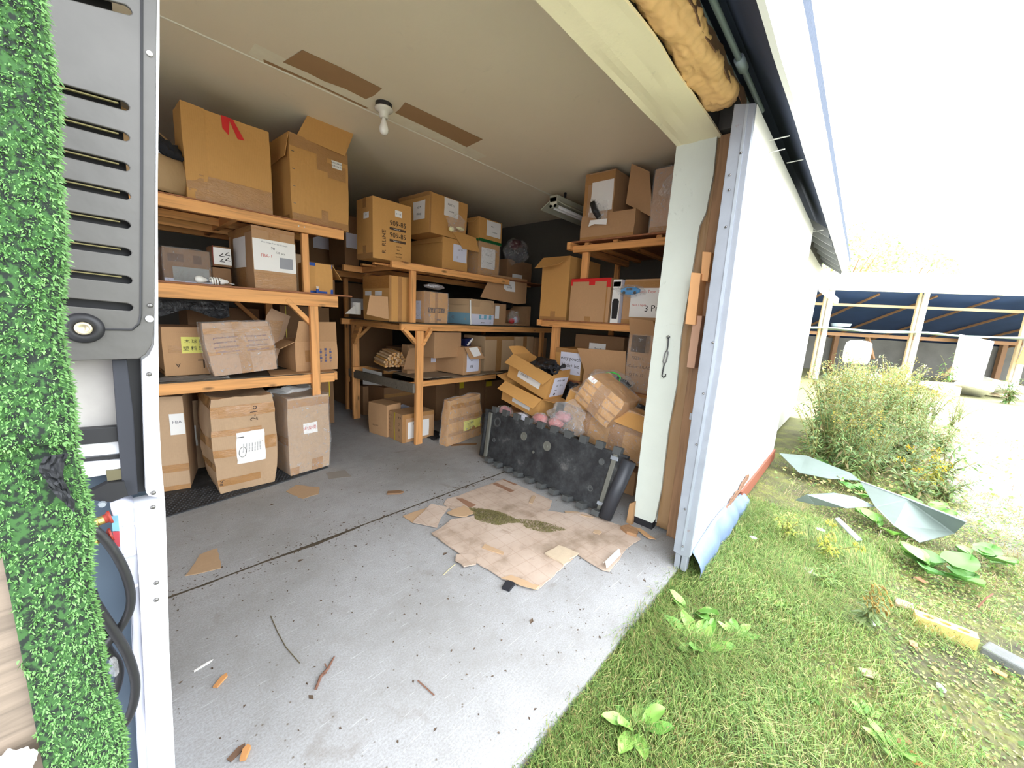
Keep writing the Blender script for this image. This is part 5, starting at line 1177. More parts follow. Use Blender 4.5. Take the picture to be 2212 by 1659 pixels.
MP('pressed_side', plain('machine_lilac', (206, 208, 224), rough=.35), [(-0.015, 1.0, 0.958), (0.001, 1.0, 0.961), (0.018, 1.0, 0.944), (0.015, 1.0, 0.859), (0.013, 1.0, 0.788), (0.005, 1.0, 0.63), (-0.011, 1.0, 0.336), (-0.026, 1.0, -0.081), (-0.039, 1.0, -0.06), (-0.025, 1.0, 0.351), (-0.01, 1.0, 0.64), (-0.004, 1.0, 0.744), (-0.001, 1.0, 0.795), (-0.012, 1.0, 0.811), (-0.011, 1.0, 0.851), (-0.012, 1.0, 0.901)], .008, .05, bevel=.003)
for q in [(0.009, 1.0, 0.907), (0.004, 1.0, 0.844), (0.001, 1.0, 0.773)]:
    MB().bar((q[0] - .010, .004, q[2]), (q[0] + .008, .004, q[2] + .001), .006, .006).build('pressed_rib', MWHT, mc, bevel=.0015)
for i, q in enumerate([(0.105, 1.0, 1.773), (0.071, 1.0, 1.336), (0.059, 1.0, 1.205), (0.046, 1.0, 0.964), (0.043, 1.0, 0.934), (0.035, 1.0, 0.767), (0.032, 1.0, 0.729)]):
    MB().lathe([(.0045, 0), (.004, .003), (.001, .004)], 12, ((q[0], -.0 if i not in (0,) else -.001, q[2]), (0, -1, 0))).build('rivet', SCREW if i else PAPER, mc, smooth=True)
q = (0.068, 1.0, 1.311)
MB().lathe([(.002, .001), (.006, .001), (.006, .003), (.002, .003)], 14, ((q[0], -.001, q[2]), (0, -1, 0))).build('lug_tab', MWHT, mc)
# recess behind, framing bars
MP('recess_plate', plain('machine_inner_grey', (168, 164, 160), var=.25, scale=12), [(-.2, 1, 1.25), (.02, 1, 1.25), (.022, 1, 1.0), (-.2, 1, 1.0)], .06, .01)
MP('upright_bar', plain('bar_charcoal', (46, 48, 56)), [(0.013, 1.0, 1.233), (0.032, 1.0, 1.232), (0.032, 1.0, 1.125), (0.025, 1.0, 0.96), (0.004, 1.0, 0.96), (0.008, 1.0, 1.101)], .02, .03, bevel=.002)
MP('dark_side', BLACKM, [(0.032, 1.0, 1.233), (0.053, 1.0, 1.233), (0.047, 1.0, 1.122), (0.039, 1.0, 0.953), (0.023, 1.0, 0.956), (0.031, 1.0, 1.125)], .045, .02)
MP('cross_bar', BLACKM, [(-0.077, 1.0, 1.107), (0.013, 1.0, 1.101), (0.014, 1.0, 1.071), (-0.079, 1.0, 1.078)], .03, .02, bevel=.001)
MP('pale_strip', MWHT, [(-0.069, 1.0, 1.076), (0.012, 1.0, 1.068), (0.013, 1.0, 1.043), (-0.072, 1.0, 1.051)], .045, .02)
MP('cross_bar', BLACKM, [(-0.072, 1.0, 1.051), (0.013, 1.0, 1.043), (0.013, 1.0, 1.036), (-0.073, 1.0, 1.044)], .035, .02)
MP('pale_strip', MWHT, [(-0.073, 1.0, 1.044), (0.013, 1.0, 1.034), (0.013, 1.0, 1.008), (-0.06, 1.0, 1.011), (-0.075, 1.0, 1.015)], .03, .02, bevel=.001)
MP('small_block', plain('olive_block', (96, 90, 66)), [(-0.014, 1.0, 1.019), (0.009, 1.0, 1.017), (0.009, 1.0, 0.997), (-0.014, 1.0, 0.999)], .022, .02)
MP('angled_bracket', BLACKM, [(-0.04, 1.0, 0.986), (-0.013, 1.0, 0.998), (0.008, 1.0, 0.995), (0.011, 1.0, 0.965), (-0.013, 1.0, 0.959), (-0.038, 1.0, 0.972)], .012, .02)
MB().lathe([(.001, .006), (.005, .006), (.006, .0), (.001, 0)], 8, ((-0.024, 0.0, 0.964), (0, -1, 0))).build('bolt', GALV, mc)
MP('inner_body', MBLU, [(-.2, 1, 1.06), (.045, 1, 1.06), (.03, 1, .0), (-.2, 1, .0)], .075, .02)
MP('top_body', MWHT, [(-.5, 1, 2.1), (.055, 1, 2.1), (.05, 1, 1.2), (.04, 1, 1.0), (.02, 1, 0), (-.5, 1, 0)], .10, .45)
# couplings
BRASS = plain('brass', (200, 180, 110), metal=.8, rough=.3)
RCAP = plain('red_cap', (150, 52, 40), rough=.45)
for q, d_ in (((-0.018, 1.0, 0.93), 1), ((-0.02, 1.0, 0.894), 1)):
    ax = ((q[0] + .003, .012, q[2]), (-1.0, -.1, -.18))
    MB().lathe([(.001, 0), (.013, 0), (.013, .003), (.009, .006), (.0085, .010), (.001, .010)], 20, ax).build('red_collar', RCAP, mc)
    MB().lathe([(.008, .008), (.0085, .018), (.0075, .019), (.0085, .021), (.0085, .024), (.001, .024)], 16, ax).build('brass_nut', BRASS, mc)
    MB().lathe([(.005, .02), (.006, .034), (.004, .045)], 14, ax).build('steel_nipple', GALV, mc, smooth=True)
MP('sticker', plain('sticker_blue', (110, 160, 180)), [(-0.015, 1.0, 0.933), (-0.006, 1.0, 0.931), (-0.007, 1.0, 0.899), (-0.016, 1.0, 0.902)], .006, .001)
MP('sticker', plain('sticker_red', (170, 60, 70)), [(-0.016, 1.0, 0.901), (-0.007, 1.0, 0.898), (-0.009, 1.0, 0.866), (-0.015, 1.0, 0.87)], .006, .001)
def spline(pts, n=10):
    P_ = [Vector(p) for p in pts]; P_ = [P_[0] * 2 - P_[1]] + P_ + [P_[-1] * 2 - P_[-2]]; out = []
    for i in range(1, len(P_) - 2):
        a, b_, c, d = P_[i - 1:i + 3]
        for k in range(n):
            t = k / n
            out.append(.5 * ((2 * b_) + (c - a) * t + (2 * a - 5 * b_ + 4 * c - d) * t * t + (3 * b_ - a - 3 * c + d) * t ** 3))
    out.append(P_[-2]); return out
HOSE = plain('hose_rubber', (38, 38, 40), rough=.45, bump=.3)
def hose(pts, r_, y):
    MB().tube(spline([(p[0], y, p[2]) for p in pts]), r_, 14).build('hose', HOSE, mc, smooth=True)
hose([(-0.056, 0.98, 0.937), (-0.038, 0.98, 0.916), (-0.021, 0.98, 0.875), (-0.008, 0.98, 0.82), (-0.003, 0.98, 0.766), (-0.008, 0.98, 0.727), (-0.023, 0.98, 0.697), (-0.041, 0.98, 0.676), (-0.065, 0.98, 0.652)], .0075, .0)
hose([(-0.061, 0.98, 0.818), (-0.046, 0.98, 0.756), (-0.031, 0.98, 0.695), (-0.018, 0.98, 0.633), (-0.013, 0.98, 0.569), (-0.02, 0.98, 0.518), (-0.034, 0.98, 0.485), (-0.053, 0.98, 0.474), (-0.081, 0.98, 0.473)], .0078, -.008)
hose([(-0.053, 0.98, 0.784), (-0.046, 0.98, 0.7), (-0.045, 0.98, 0.658), (-0.033, 0.98, 0.606), (-0.037, 0.98, 0.566), (-0.051, 0.98, 0.533), (-0.071, 0.98, 0.518)], .007, .014)
plastic_blob('cellophane_scrap', (-0.039, 0.984, 0.629), (.006, .006, .020), 'bit of clear film snagged on the black hoses', 'plastic', seed=61)

# ================================================================ GREEN MAT over a board
CB = mat('mat_backing', lambda n: (n.col(n.ramp(n.noise(1, 3, n.coords((230, 60, 170))), [(.44, s2l((20, 30, 24))), (.56, s2l((48, 84, 40)))])), n.set(Roughness=.95)))
gm = empty('turf_mat', (-.03, .50, 1.2), label='worn green artificial turf mat draped over a board, nearest at left', cat='turf mat')
def wave(z): return .002 * math.sin(z * 23) + .0015 * math.sin(z * 51)
EDGE = [(.0, -.060), (.2, -.034), (.5, -.025), (.86, -.0235), (1.0, -.026), (1.215, -.024), (1.39, -.016), (1.57, -.003), (1.9, .012)]
def edge(z):
    for (a, b_), (c, d) in zip(EDGE, EDGE[1:]):
        if z <= c: return b_ + (d - b_) * (z - a) / (c - a) + wave(z)
    return EDGE[-1][1]
def turf(name, xl, z0, z1, yf, tuft_x0):
    def surf(u, z):      # u in [0,1.3]; past 1 it rolls round the edge
        xr = edge(z)
        x0_ = xl(z)
        if u <= 1:
            x = x0_ + (xr - .012 - x0_) * u; y = yf
            return Vector((x, y, z)), Vector((0, -1, 0))
        a = (u - 1) / .3 * math.pi * .62
        return Vector((xr - .012 + .012 * math.sin(a), yf + .012 * (1 - math.cos(a)), z)), Vector((math.sin(a), -math.cos(a), 0))
    ob = MB().sheet(lambda a, b_: surf(a * 1.3, z0 + (z1 - z0) * b_)[0] - Vector((-.03, .50, 1.2)), 30, 60).build(name, CB, gm, solid=.003, smooth=True)
    random.seed(5); V = []; F = []; cols = []
    z = z0
    row = 0
    while z < z1:
        u_cols = []
        xr = edge(z) - .012; x = xr
        k = 0
        while x > max(xl(z), tuft_x0):
            u_cols.append((x, k)); x -= .0042; k += 1
        for (x, k) in u_cols + [(None, j) for j in range(5)]:
            den = 1.0
            if x is None:
                u = 1 + .3 * (k + .5) / 5; p, n_ = surf(u, z)
            else:
                u = (x - xl(z)) / (xr - xl(z)); p, n_ = surf(min(1, max(0, u)), z)
                gap = .9 * noise.noise(Vector((k * 5.3, z * 16, 3))) + .6 * noise.noise(Vector((k * .9, z * 90, 1)))
                if gap > .20: continue
            for j in range(7 if x is not None else 8):
                q = p + Vector((random.gauss(0, .0009), 0, random.gauss(0, .0012)))
                d_ = (n_ + Vector((random.gauss(0, .8), random.gauss(0, .25), random.gauss(-.2, .8)))).normalized()
                L_ = random.uniform(.0025, .0055); s_ = Vector((random.gauss(0, 1), 0, random.gauss(0, 1))).normalized() * random.uniform(.0005, .0009)
                i0 = len(V); m_ = q + d_ * L_ * .6 + Vector((0, 0, -.0004)); e_ = q + d_ * L_ + Vector((0, 0, -.0012))
                V += [tuple(w - Vector((-.03, .50, 1.2))) for w in (q - s_, q + s_, m_ + s_, m_ - s_, e_)]
                F += [(i0, i0 + 1, i0 + 2, i0 + 3), (i0 + 3, i0 + 2, i0 + 4)]
        z += .0038; row += 1
    o = MB().add(V, F).build('turf_pile', mat('turf_green', lambda n: (n.col(n.mix(n.ramp(n.noise(160, 3, n.coords()), [(.35, (0, 0, 0)), (.65, (1, 1, 1))]), n.mix(n.noise(14, 3, n.coords()), s2l((54, 92, 40)), s2l((74, 122, 54))), s2l((112, 156, 88)))), n.set(Roughness=.6))), ob, kind='stuff')
turf('upper_fold', lambda z: -.32, 1.222, 1.86, .497, -.075)
turf('lower_fold', lambda z: -.072, .10, 1.235, .505, -.080)
MB().sheet(lambda a, b_: (-.010 + .012 * a - .003 * math.sin(b_ * 5) - .004 * b_, -.005 - .004 * noise.noise(Vector((a * 5, b_ * 9, 0))), .012 - .055 * b_ * (1 - .5 * (1 - a))), 8, 14).build('torn_hole', plain('frayed_black', (18, 20, 24)), gm, solid=.002)
bd = MB().box(-.40, .512, 0.0, -.068, .545, 1.222).build('weathered_board', mat('weathered_board', f_wood, (126, 112, 98), 0, .5, 2.2), label='weathered pale board standing beside the green turf mat', cat='board')
pb = plastic_blob('paper_scrap', (-.088, .50, .925), (.012, .006, .022), 'white crumpled paper bit stuck on the weathered board', 'paper', m=PAPER, amp=.45, seed=70)

# ================================================================ OUTDOORS
def f_ground(n):
    co = n.coords()
    a = n.noise(3.2, 8, co, 0.7)
    b = n.noise(26, 6, n.coords(), 0.7)
    base = n.ramp(a, [(.32, s2l((52, 50, 42))), (.47, s2l((92, 96, 54))), (.6, s2l((122, 126, 62))), (.75, s2l((128, 118, 82)))])
    base = n.mix(n.ramp(b, [(.42, (0, 0, 0)), (.62, (.7, .7, .7))]), base, s2l((92, 82, 66)))
    sx = n.new('ShaderNodeSeparateXYZ'); n.l(n.tc.outputs['Object'], sx.inputs[0])
    def mth(op, x, y):
        m = n.new('ShaderNodeMath'); m.operation = op
        for i, v in enumerate((x, y)):
            if hasattr(v, 'links'): n.l(v, m.inputs[i])
            else: m.inputs[i].default_value = v
        return m.outputs[0]
    # gravel lane running away from the building, straw strip beside the weeds
    e = mth('ADD', sx.outputs[1], mth('MULTIPLY', a, 1.2))
    gx = n.ramp(mth('MULTIPLY', sx.outputs[0], .1), [(.40, (0, 0, 0)), (.47, (1, 1, 1))])
    gy = n.ramp(mth('ADD', mth('MULTIPLY', e, .2), .5), [(.42, (1, 1, 1)), (.47, (0, 0, 0))])
    v = n.new('ShaderNodeTexVoronoi'); v.inputs['Scale'].default_value = 55; n.l(co, v.inputs['Vector'])
    grav = n.mix(v.outputs['Color'], s2l((120, 114, 112)), s2l((206, 200, 200)))
    base = n.mix(n.mix(1.0, gx, gy, 'MULTIPLY'), base, grav)
    bounce_gravel = n.ramp(mth('ADD', sx.outputs[0], .5), [(.0, (1, 1, 1)), (.9, (0, 0, 0))])  # unseen pale gravel beside the camera, added to bounce light onto the ceiling
    base = n.mix(bounce_gravel, base, grav)
    far = n.ramp(mth('MULTIPLY', sx.outputs[0], .02), [(.12, (0, 0, 0)), (.17, (.85, .85, .85))])
    base = n.mix(far, base, s2l((150, 150, 104)))
    n.col(base)
    n.bump(n.mix(.5, b, v.outputs['Distance']), .7, .02)
    n.set(Roughness=.95)
GROUND = mat('soil_and_moss', f_ground)
def gz(x, y): return -.05 + .018 * noise.noise(Vector((x * 1.3, y * 1.3, 0))) + .006 * noise.noise(Vector((x * 6, y * 6, 2)))
mb = MB()
mb.sheet(lambda a, b_: (lambda x, y: (x, y, gz(x, y)))(-3 + 13 * a, .575 - 6.5 * b_), 110, 60)
mb.sheet(lambda a, b_: (-3 + 73 * a, -5.92 - 40 * b_, -.055), 8, 8)
mb.sheet(lambda a, b_: (9.99 + 70 * a, .575 - 6.5 * b_, -.055), 30, 6)
mb.sheet(lambda a, b_: (4.6 + 75 * a, .574 + 40 * b_, -.058), 8, 8)
mb.sheet(lambda a, b_: (-30 + 27 * a, -46 + 86 * b_, -.055), 4, 4)
mb.build('ground', GROUND, kind='structure')
def f_attr(n, rough=.55):
    a = n.new('ShaderNodeVertexColor'); a.layer_name = 'Col'
    n.l(a.outputs[0], n.b.inputs['Base Color']); n.set(Roughness=rough)
    tr_ = n.new('ShaderNodeBsdfTranslucent'); n.l(a.outputs[0], tr_.inputs[0])
    mx = n.new('ShaderNodeMixShader'); mx.inputs[0].default_value = .35
    n.l(n.b.outputs[0], mx.inputs[1]); n.l(tr_.outputs[0], mx.inputs[2])
    n.l(mx.outputs[0], n.t.nodes['Material Output'].inputs['Surface'])
LEAF = mat('leaf', f_attr)
def quads(name, V, C, nv, faces, parent=None, **k):
    """V: (n, nv, 3) array of small pieces, C: (n, 3) linear colours; faces per piece"""
    n = len(V); me = bpy.data.meshes.new(name)
    v = V.reshape(-1, 3).astype('f4')
    fl_ = []; ls_ = []; tot = []
    base = (np.arange(n) * nv)[:, None]
    loops = []; sizes = []
    allf = [np.array(f_) for f_ in faces]
    L = np.concatenate([base + f_[None, :] for f_ in allf], axis=1)
    loops = L.reshape(-1)
    sizes = np.tile([len(f_) for f_ in allf], n)
    starts = np.concatenate([[0], np.cumsum(sizes)[:-1]])
    me.vertices.add(len(v)); me.vertices.foreach_set('co', v.reshape(-1))
    me.loops.add(len(loops)); me.loops.foreach_set('vertex_index', loops.astype('i4'))
    me.polygons.add(len(sizes)); me.polygons.foreach_set('loop_start', starts.astype('i4')); me.polygons.foreach_set('loop_total', sizes.astype('i4'))
    me.update(calc_edges=True)
    ca = me.color_attributes.new('Col', 'FLOAT_COLOR', 'POINT')
    cc = np.ones((n, nv, 4), 'f4'); cc[:, :, :3] = C[:, None, :]
    ca.data.foreach_set('color', cc.reshape(-1))
    me.materials.append(LEAF)
    o = bpy.data.objects.new(name, me); COL.objects.link(o); o.parent = parent
    return tag(o, **k)
rng = np.random.default_rng(4)
def pal(n, cols, w=None, var=.18):
    c = np.array([s2l(c) for c in cols])[rng.choice(len(cols), n, p=w)]
    return np.clip(c * (1 + var * rng.standard_normal((n, 1))), 0.003, 1)
def nz(x, y, s, o_=0):
    return np.array([noise.noise(Vector((a * s, b_ * s, o_))) for a, b_ in zip(x, y)])
def blades(x, y, z, L_, w, lean, az, cols, **k):
    n = len(x); b_ = np.stack([x, y, z], 1)
    d = np.stack([np.cos(az), np.sin(az), np.zeros(n)], 1); s_ = np.stack([-np.sin(az), np.cos(az), np.zeros(n)], 1) * w[:, None]
    up = np.array([0, 0, 1.])
    m_ = b_ + d * (L_ * lean * .35)[:, None] + up * (L_ * np.sqrt(np.clip(1 - (lean * .6) ** 2, .05, 1)) * .55)[:, None]
    e_ = b_ + d * (L_ * lean)[:, None] + up * (L_ * np.clip(1 - lean * .75, .1, 1) * .8)[:, None]
    return np.stack([b_ - s_, b_ + s_, m_ + s_ * .8, m_ - s_ * .8, e_], 1)
BF = [(0, 1, 2, 3), (3, 2, 4)]
GREENS = [(122, 154, 78), (142, 170, 92), (164, 184, 106), (100, 134, 70), (190, 180, 122), (160, 142, 96)]
def lawn(name, n, x0, x1, y0, y1, dens, lmin, lmax, wid, cols, p, label, leanm=.5):
    x = rng.uniform(x0, x1, n * 3); y = rng.uniform(y0, y1, n * 3)
    q = dens(x, y) + .55 * nz(x, y, 3.1)
    keep = rng.uniform(0, 1, n * 3) < q; x, y = x[keep][:n], y[keep][:n]; m_ = len(x)
    az = nz(x, y, 1.7, 5) * 5 + rng.normal(0, .7, m_) + 3.6
    L_ = rng.uniform(lmin, lmax, m_) * (1 + .5 * nz(x, y, 2.3, 9)); z = np.full(m_, -.055)
    V = blades(x, y, z, L_, rng.uniform(.5, 1.1, m_) * wid, np.clip(rng.normal(leanm, .25, m_), 0, 1), az, None)
    return quads(name, V, pal(m_, cols, p), 5, BF, label=label, cat='grass', kind='stuff')
lawn('grass', 62000, .5, 3.6, -.75, .60, lambda x, y: np.clip(.15 + 1.15 * (y + .45), 0, 1) * np.clip((y + .75) * 3, 0, 1), .05, .15, .0013, GREENS, [.24, .26, .18, .12, .12, .08], 'long matted grass growing along the slab edge', .6)
lawn('grass', 26000, .9, 5.6, -2.3, .50, lambda x, y: .35 + .0 * x, .03, .08, .0012, GREENS, [.2, .22, .12, .1, .2, .16], 'short patchy grass mixed with moss farther from the slab', .55)
lawn('grass', 9000, .4, 2.2, .50, .62, lambda x, y: np.clip(1.0 - (y - .5) * 9, 0, 1), .04, .10, .0012, GREENS, [.2, .26, .2, .1, .16, .08], 'fringe of grass lapping over the edge of the concrete', .8)
# small ground leaves
def leaves(x, y, z, s_, tilt, az):
    n = len(x); c = np.stack([x, y, z], 1)
    d = np.stack([np.cos(az) * np.cos(tilt), np.sin(az) * np.cos(tilt), np.sin(tilt)], 1) * s_[:, None]
    w = np.stack([-np.sin(az), np.cos(az), rng.normal(0, .2, n)], 1) * (s_ * .36)[:, None]
    return np.stack([c, c + d * .45 + w, c + d, c + d * .45 - w], 1)
def cover(name, n, x0, x1, y0, y1, smin, smax, cols, label, dens=None, zr=.02):
    x = rng.uniform(x0, x1, n * 2); y = rng.uniform(y0, y1, n * 2)
    q = .6 + .9 * nz(x, y, 2.7, 20)
    if dens: q = q * dens(x, y)
    k_ = rng.uniform(0, 1, n * 2) < q; x, y = x[k_][:n], y[k_][:n]; m_ = len(x)
    V = leaves(x, y, -.05 + rng.uniform(0, zr, m_), rng.uniform(smin, smax, m_), rng.normal(.35, .35, m_), rng.uniform(0, 6.28, m_))
    return quads(name, V, pal(m_, cols), 4, [(0, 1, 2, 3)], label=label, cat='ground plants', kind='stuff')
SML = [(134, 168, 84), (160, 188, 100), (110, 146, 78), (180, 188, 112), (144, 130, 86)]
cover('ground_leaves', 26000, .8, 5.2, -2.6, .1, .008, .024, SML, 'small clover-like leaves and moss covering the yard', lambda x, y: np.clip(.9 - (y + .2) * 1.2, .15, 1))
cover('ground_leaves', 26000, 1.3, 5.0, -2.4, -.25, .006, .018, SML + [(96, 86, 66), (178, 160, 120)], 'tiny leaves and bits of litter over the mossy soil near the brick')
cover('ground_leaves', 9000, 4.2, 9.5, -3.2, .4, .02, .05, SML + [(190, 176, 110)], 'taller leafy ground growth around the weed thicket', lambda x, y: np.clip(1.2 + y * .7, 0.05, 1), .10)
# dead straw litter
lawn('dry_straw', 9000, 3.4, 9.5, -3.0, .3, lambda x, y: .5 + .0 * x, .05, .16, .0015, [(178, 156, 118), (150, 126, 92), (196, 184, 148)], None, 'dry straw litter on the path beside the weeds', .95)
# ---- individual plants
def plantlike(name, x, y, h, nst, lf, cols, label, cat, group=None, spread=.25, leafn=26, flower=None, seed=0, droop=.3, zb=-.05):
    r_ = random.Random(seed); t = empty(name, (x, y, zb), label=label, cat=cat, group=group)
    st = MB(); LV = []; FV = []
    for i in range(nst):
        an = r_.uniform(0, 6.28); sp = r_.uniform(.1, 1) * spread; hh = h * r_.uniform(.6, 1.05)
        tip = Vector((math.cos(an) * sp, math.sin(an) * sp, hh)); ctl = Vector((tip.x * .25, tip.y * .25, hh * .6))
        P_ = [Vector((0, 0, 0)).lerp(ctl, t_).lerp(ctl.lerp(tip, t_), t_) + Vector((r_.uniform(-.01, .01), r_.uniform(-.01, .01), 0)) for t_ in [k / 6 for k in range(7)]]
        st.tube(P_, [.004 * (1 - .12 * k) * (1 + h) for k in range(7)], 5)
        for j in range(leafn):
            u = r_.uniform(.12, 1); k = min(5, int(u * 6)); p = P_[k].lerp(P_[k + 1], u * 6 - k)
            a = r_.uniform(0, 6.28); L_ = lf * r_.uniform(.6, 1.2) * (1.15 - .5 * u); ti = r_.uniform(-.5, .7)
            d = Vector((math.cos(a) * math.cos(ti), math.sin(a) * math.cos(ti), math.sin(ti))); w = Vector((-math.sin(a), math.cos(a), 0)) * L_ * .12
            LV.append([p, p + d * L_ * .45 + w, p + d * L_ - Vector((0, 0, L_ * droop)), p + d * L_ * .45 - w])
        if flower:
            for j in range(22):
                a = r_.uniform(0, 6.28); u = r_.uniform(0, .16 * h); q = tip + Vector((math.cos(a) * (.02 + u * .4), math.sin(a) * (.02 + u * .4), -u)); s_ = r_.uniform(.006, .014)
                FV.append([q, q + Vector((s_, 0, s_)), q + Vector((0, s_, 2 * s_)), q + Vector((-s_, 0, s_))])
    st.build('stem', plain('plant_stem', (120, 116, 62)), t)
    o = quads('leaves', np.array([[tuple(a) for a in q] for q in LV]), pal(len(LV), cols), 4, [(0, 1, 2, 3)], parent=t)
    if FV: quads('flower_head', np.array([[tuple(a) for a in q] for q in FV]), pal(len(FV), flower), 4, [(0, 1, 2, 3)], parent=t, kind='stuff')
    return t
def clone(src, x, y, rot, s_, label=None, group=None, z=None):
    r_ = src.copy(); COL.objects.link(r_); r_.location = (x, y, src.location.z if z is None else z); r_.rotation_euler = (0, 0, rot); r_.scale = (s_, s_, s_)
    if label: r_['label'] = label
    if group: r_['group'] = group
    for c in src.children:
        d = c.copy(); COL.objects.link(d); d.parent = r_
        for g in c.children:
            e_ = g.copy(); COL.objects.link(e_); e_.parent = d
    return r_
WG = [(116, 146, 86), (140, 166, 100), (96, 128, 76), (152, 164, 104), (112, 136, 84), (136, 122, 86)]
YEL = [(206, 180, 70), (190, 160, 70), (222, 200, 100)]
SP = 'goldenrod plant in the tangled thicket beyond the white door'
protos = [plantlike('goldenrod', 5.4, .12, 1.05, 7, .11, WG, SP, 'weed', 'goldenrod thicket', .38, 46, [(176, 162, 84), (150, 140, 80)], 1),
          plantlike('goldenrod', 5.9, -.15, .9, 6, .10, WG, SP, 'weed', 'goldenrod thicket', .45, 44, None, 2),
          plantlike('goldenrod', 6.4, .2, 1.15, 7, .12, WG, SP, 'weed', 'goldenrod thicket', .35, 46, None, 3)]
random.seed(12)
spots = []
for i in range(84):
    x = random.uniform(4.95, 11.0); y = random.uniform(-1.5, .22) - max(0, x - 8) * .12
    if y < -.35 - (x - 5) * .24: continue
    spots.append((x, y))
for k in range(11): spots.append((5.02 + .17 * k, .18 - .10 * (k % 3)))
for i, (x, y) in enumerate(spots):
    hgt = .55 + .5 * min(1, max(0, (y + .25 + (x - 5) * .16 + .5)))
    clone(protos[i % 3], x, y, random.uniform(0, 6.28), hgt * random.uniform(.75, 1.05) * (.8 if x < 5.6 else 1), None)
low = plantlike('low_weed', 4.85, -.10, .38, 9, .10, WG, 'low leafy weed at the foot of the thicket', 'weed', 'low weeds', .30, 30, None, 6)
for i in range(30):
    x = random.uniform(4.7, 8.2); y = random.uniform(-.75, .25) - (x - 4.5) * .12
    clone(low, x, y, random.uniform(0, 6.28), random.uniform(.6, 1.2))
yl = plantlike('yellow_flowered_weed', 5.35, -.72, .34, 7, .08, [(150, 160, 70), (190, 176, 70)], 'weed with a bright yellow flower head leaning over the gravel', 'weed', None, .25, 30, [(236, 200, 50), (220, 184, 60)], 8)
# near leaning goldenrods in the grass
plantlike('goldenrod', 3.019, -0.043, .22, 5, .06, [(150, 170, 80), (180, 180, 70)], 'yellow-green weed in front of the bent metal sheets', 'weed', None, .16, 22, [(190, 184, 84)], 9)
plantlike('goldenrod', 2.441, -0.226, .20, 5, .07, [(120, 140, 90), (140, 156, 104)], 'grey-green weed with brownish flowers left of the yellow brick', 'weed', None, .18, 24, [(176, 148, 80), (160, 130, 70)], 10)
plantlike('goldenrod', 3.094, 0.173, .20, 6, .05, [(160, 180, 90), (190, 190, 90)], 'yellowish leafy weed at the foot of the red sill board', 'weed', None, .16, 26, None, 11)
plantlike('goldenrod', 2.638, -0.094, .12, 5, .06, [(110, 140, 70), (140, 166, 84)], 'dark leafy weed between the daisies and the brick', 'weed', None, .14, 22, None, 13)
def broad(x, y, n, L_, W_, cols, label, seed=0, up=.7, name='broadleaf_weed', cat='weed', group=None, round_=False):
    r_ = random.Random(seed); t = empty(name, (x, y, -.05), label=label, cat=cat, group=group)
    for i in range(n):
        an = r_.uniform(0, 6.28); l = L_ * r_.uniform(.6, 1.1); w = W_ * r_.uniform(.8, 1.1); rise = up * r_.uniform(.5, 1.2); st_ = l * (.5 if round_ else .25)
        ca, sa = math.cos(an), math.sin(an)
        def lf(a, b_):
            s_ = a; prof = (math.sin(math.pi * min(1, s_ ** (.55 if round_ else .9))) ** (.5 if round_ else .7)) * (1 if round_ or s_ < 1 else 0)
            c = (b_ - .5) * 2
            rr = st_ * ca if False else 0
            along_ = st_ + l * s_; side = c * w * .5 * prof
            zz = rise * (along_ - .45 * along_ ** 2 / (l + st_)) + abs(c) * .18 * w - .03 * l * math.sin(9 * s_ + seed + i) * abs(c)
            return (along_ * ca * math.sqrt(max(.1, 1 - rise * rise * .4)) - side * sa, along_ * sa * math.sqrt(max(.1, 1 - rise * rise * .4)) + side * ca, zz)
        c_ = cols[i % len(cols)]
        MB().sheet(lf, 10, 6).build('leaf', plain('leaf_%d_%d_%d' % c_, c_, rough=.45, var=.25, scale=18), t, smooth=True)
    return t
BR = [(132, 180, 84), (110, 160, 72), (150, 192, 96)]
for i, (p, n, L_, lab) in enumerate((((1.672, 0.311, 0.0), 8, .11, 'bright broad-leaved weed in the grass near the door foot'), ((1.146, 0.369, 0.0), 7, .09, 'broad-leaved weed at the slab edge, lower left of the lawn'), ((1.862, 0.41, 0.0), 5, .10, 'upright young weed just below the blue flashing'), ((1.86, 0.217, 0.0), 6, .07, 'small rosette weed right of the bright broad-leaved one'), ((1.717, -0.293, 0.0), 8, .06, 'leafy weed patch at the bottom right of the yard'), ((2.23, 0.148, 0.0), 6, .06, 'small jagged weed in the middle of the grass'), ((1.758, -0.055, 0.0), 6, .04, 'tiny pale weed in the middle of the mossy ground'), ((1.814, -0.236, 0.0), 6, .045, 'tiny round-leaved weed left of the bottom right corner'))):
    broad(p[0], p[1], n + 3, L_ * 1.25, L_ * .55, BR, lab, i + 1, .9)
DG = [(100, 150, 74), (120, 166, 84), (88, 138, 66)]
for i, (p, n, L_, lab) in enumerate((((3.298, -0.577, 0.0), 9, .24, 'burdock with drooping dark leaves right of the metal sheets'), ((3.781, -0.368, 0.0), 5, .22, 'round bright burdock leaves over the metal sheet'), ((3.755, -0.787, 0.0), 6, .18, 'burdock clump between the sheet corner and gravel'), ((4.501, -0.204, 0.0), 5, .20, 'burdock behind the folded metal sheet'), ((5.044, 0.03, 0.0), 6, .18, 'broad leaves against the end of the red sill'), ((4.447, -0.597, 0.0), 3, .20, 'single large leaf showing behind the sheet edge'))):
    broad(p[0], p[1], n + 2, L_ * .7, L_ * .66, DG if i != 1 else BR, lab, i + 20, .75, 'burdock', 'plant', None, True)
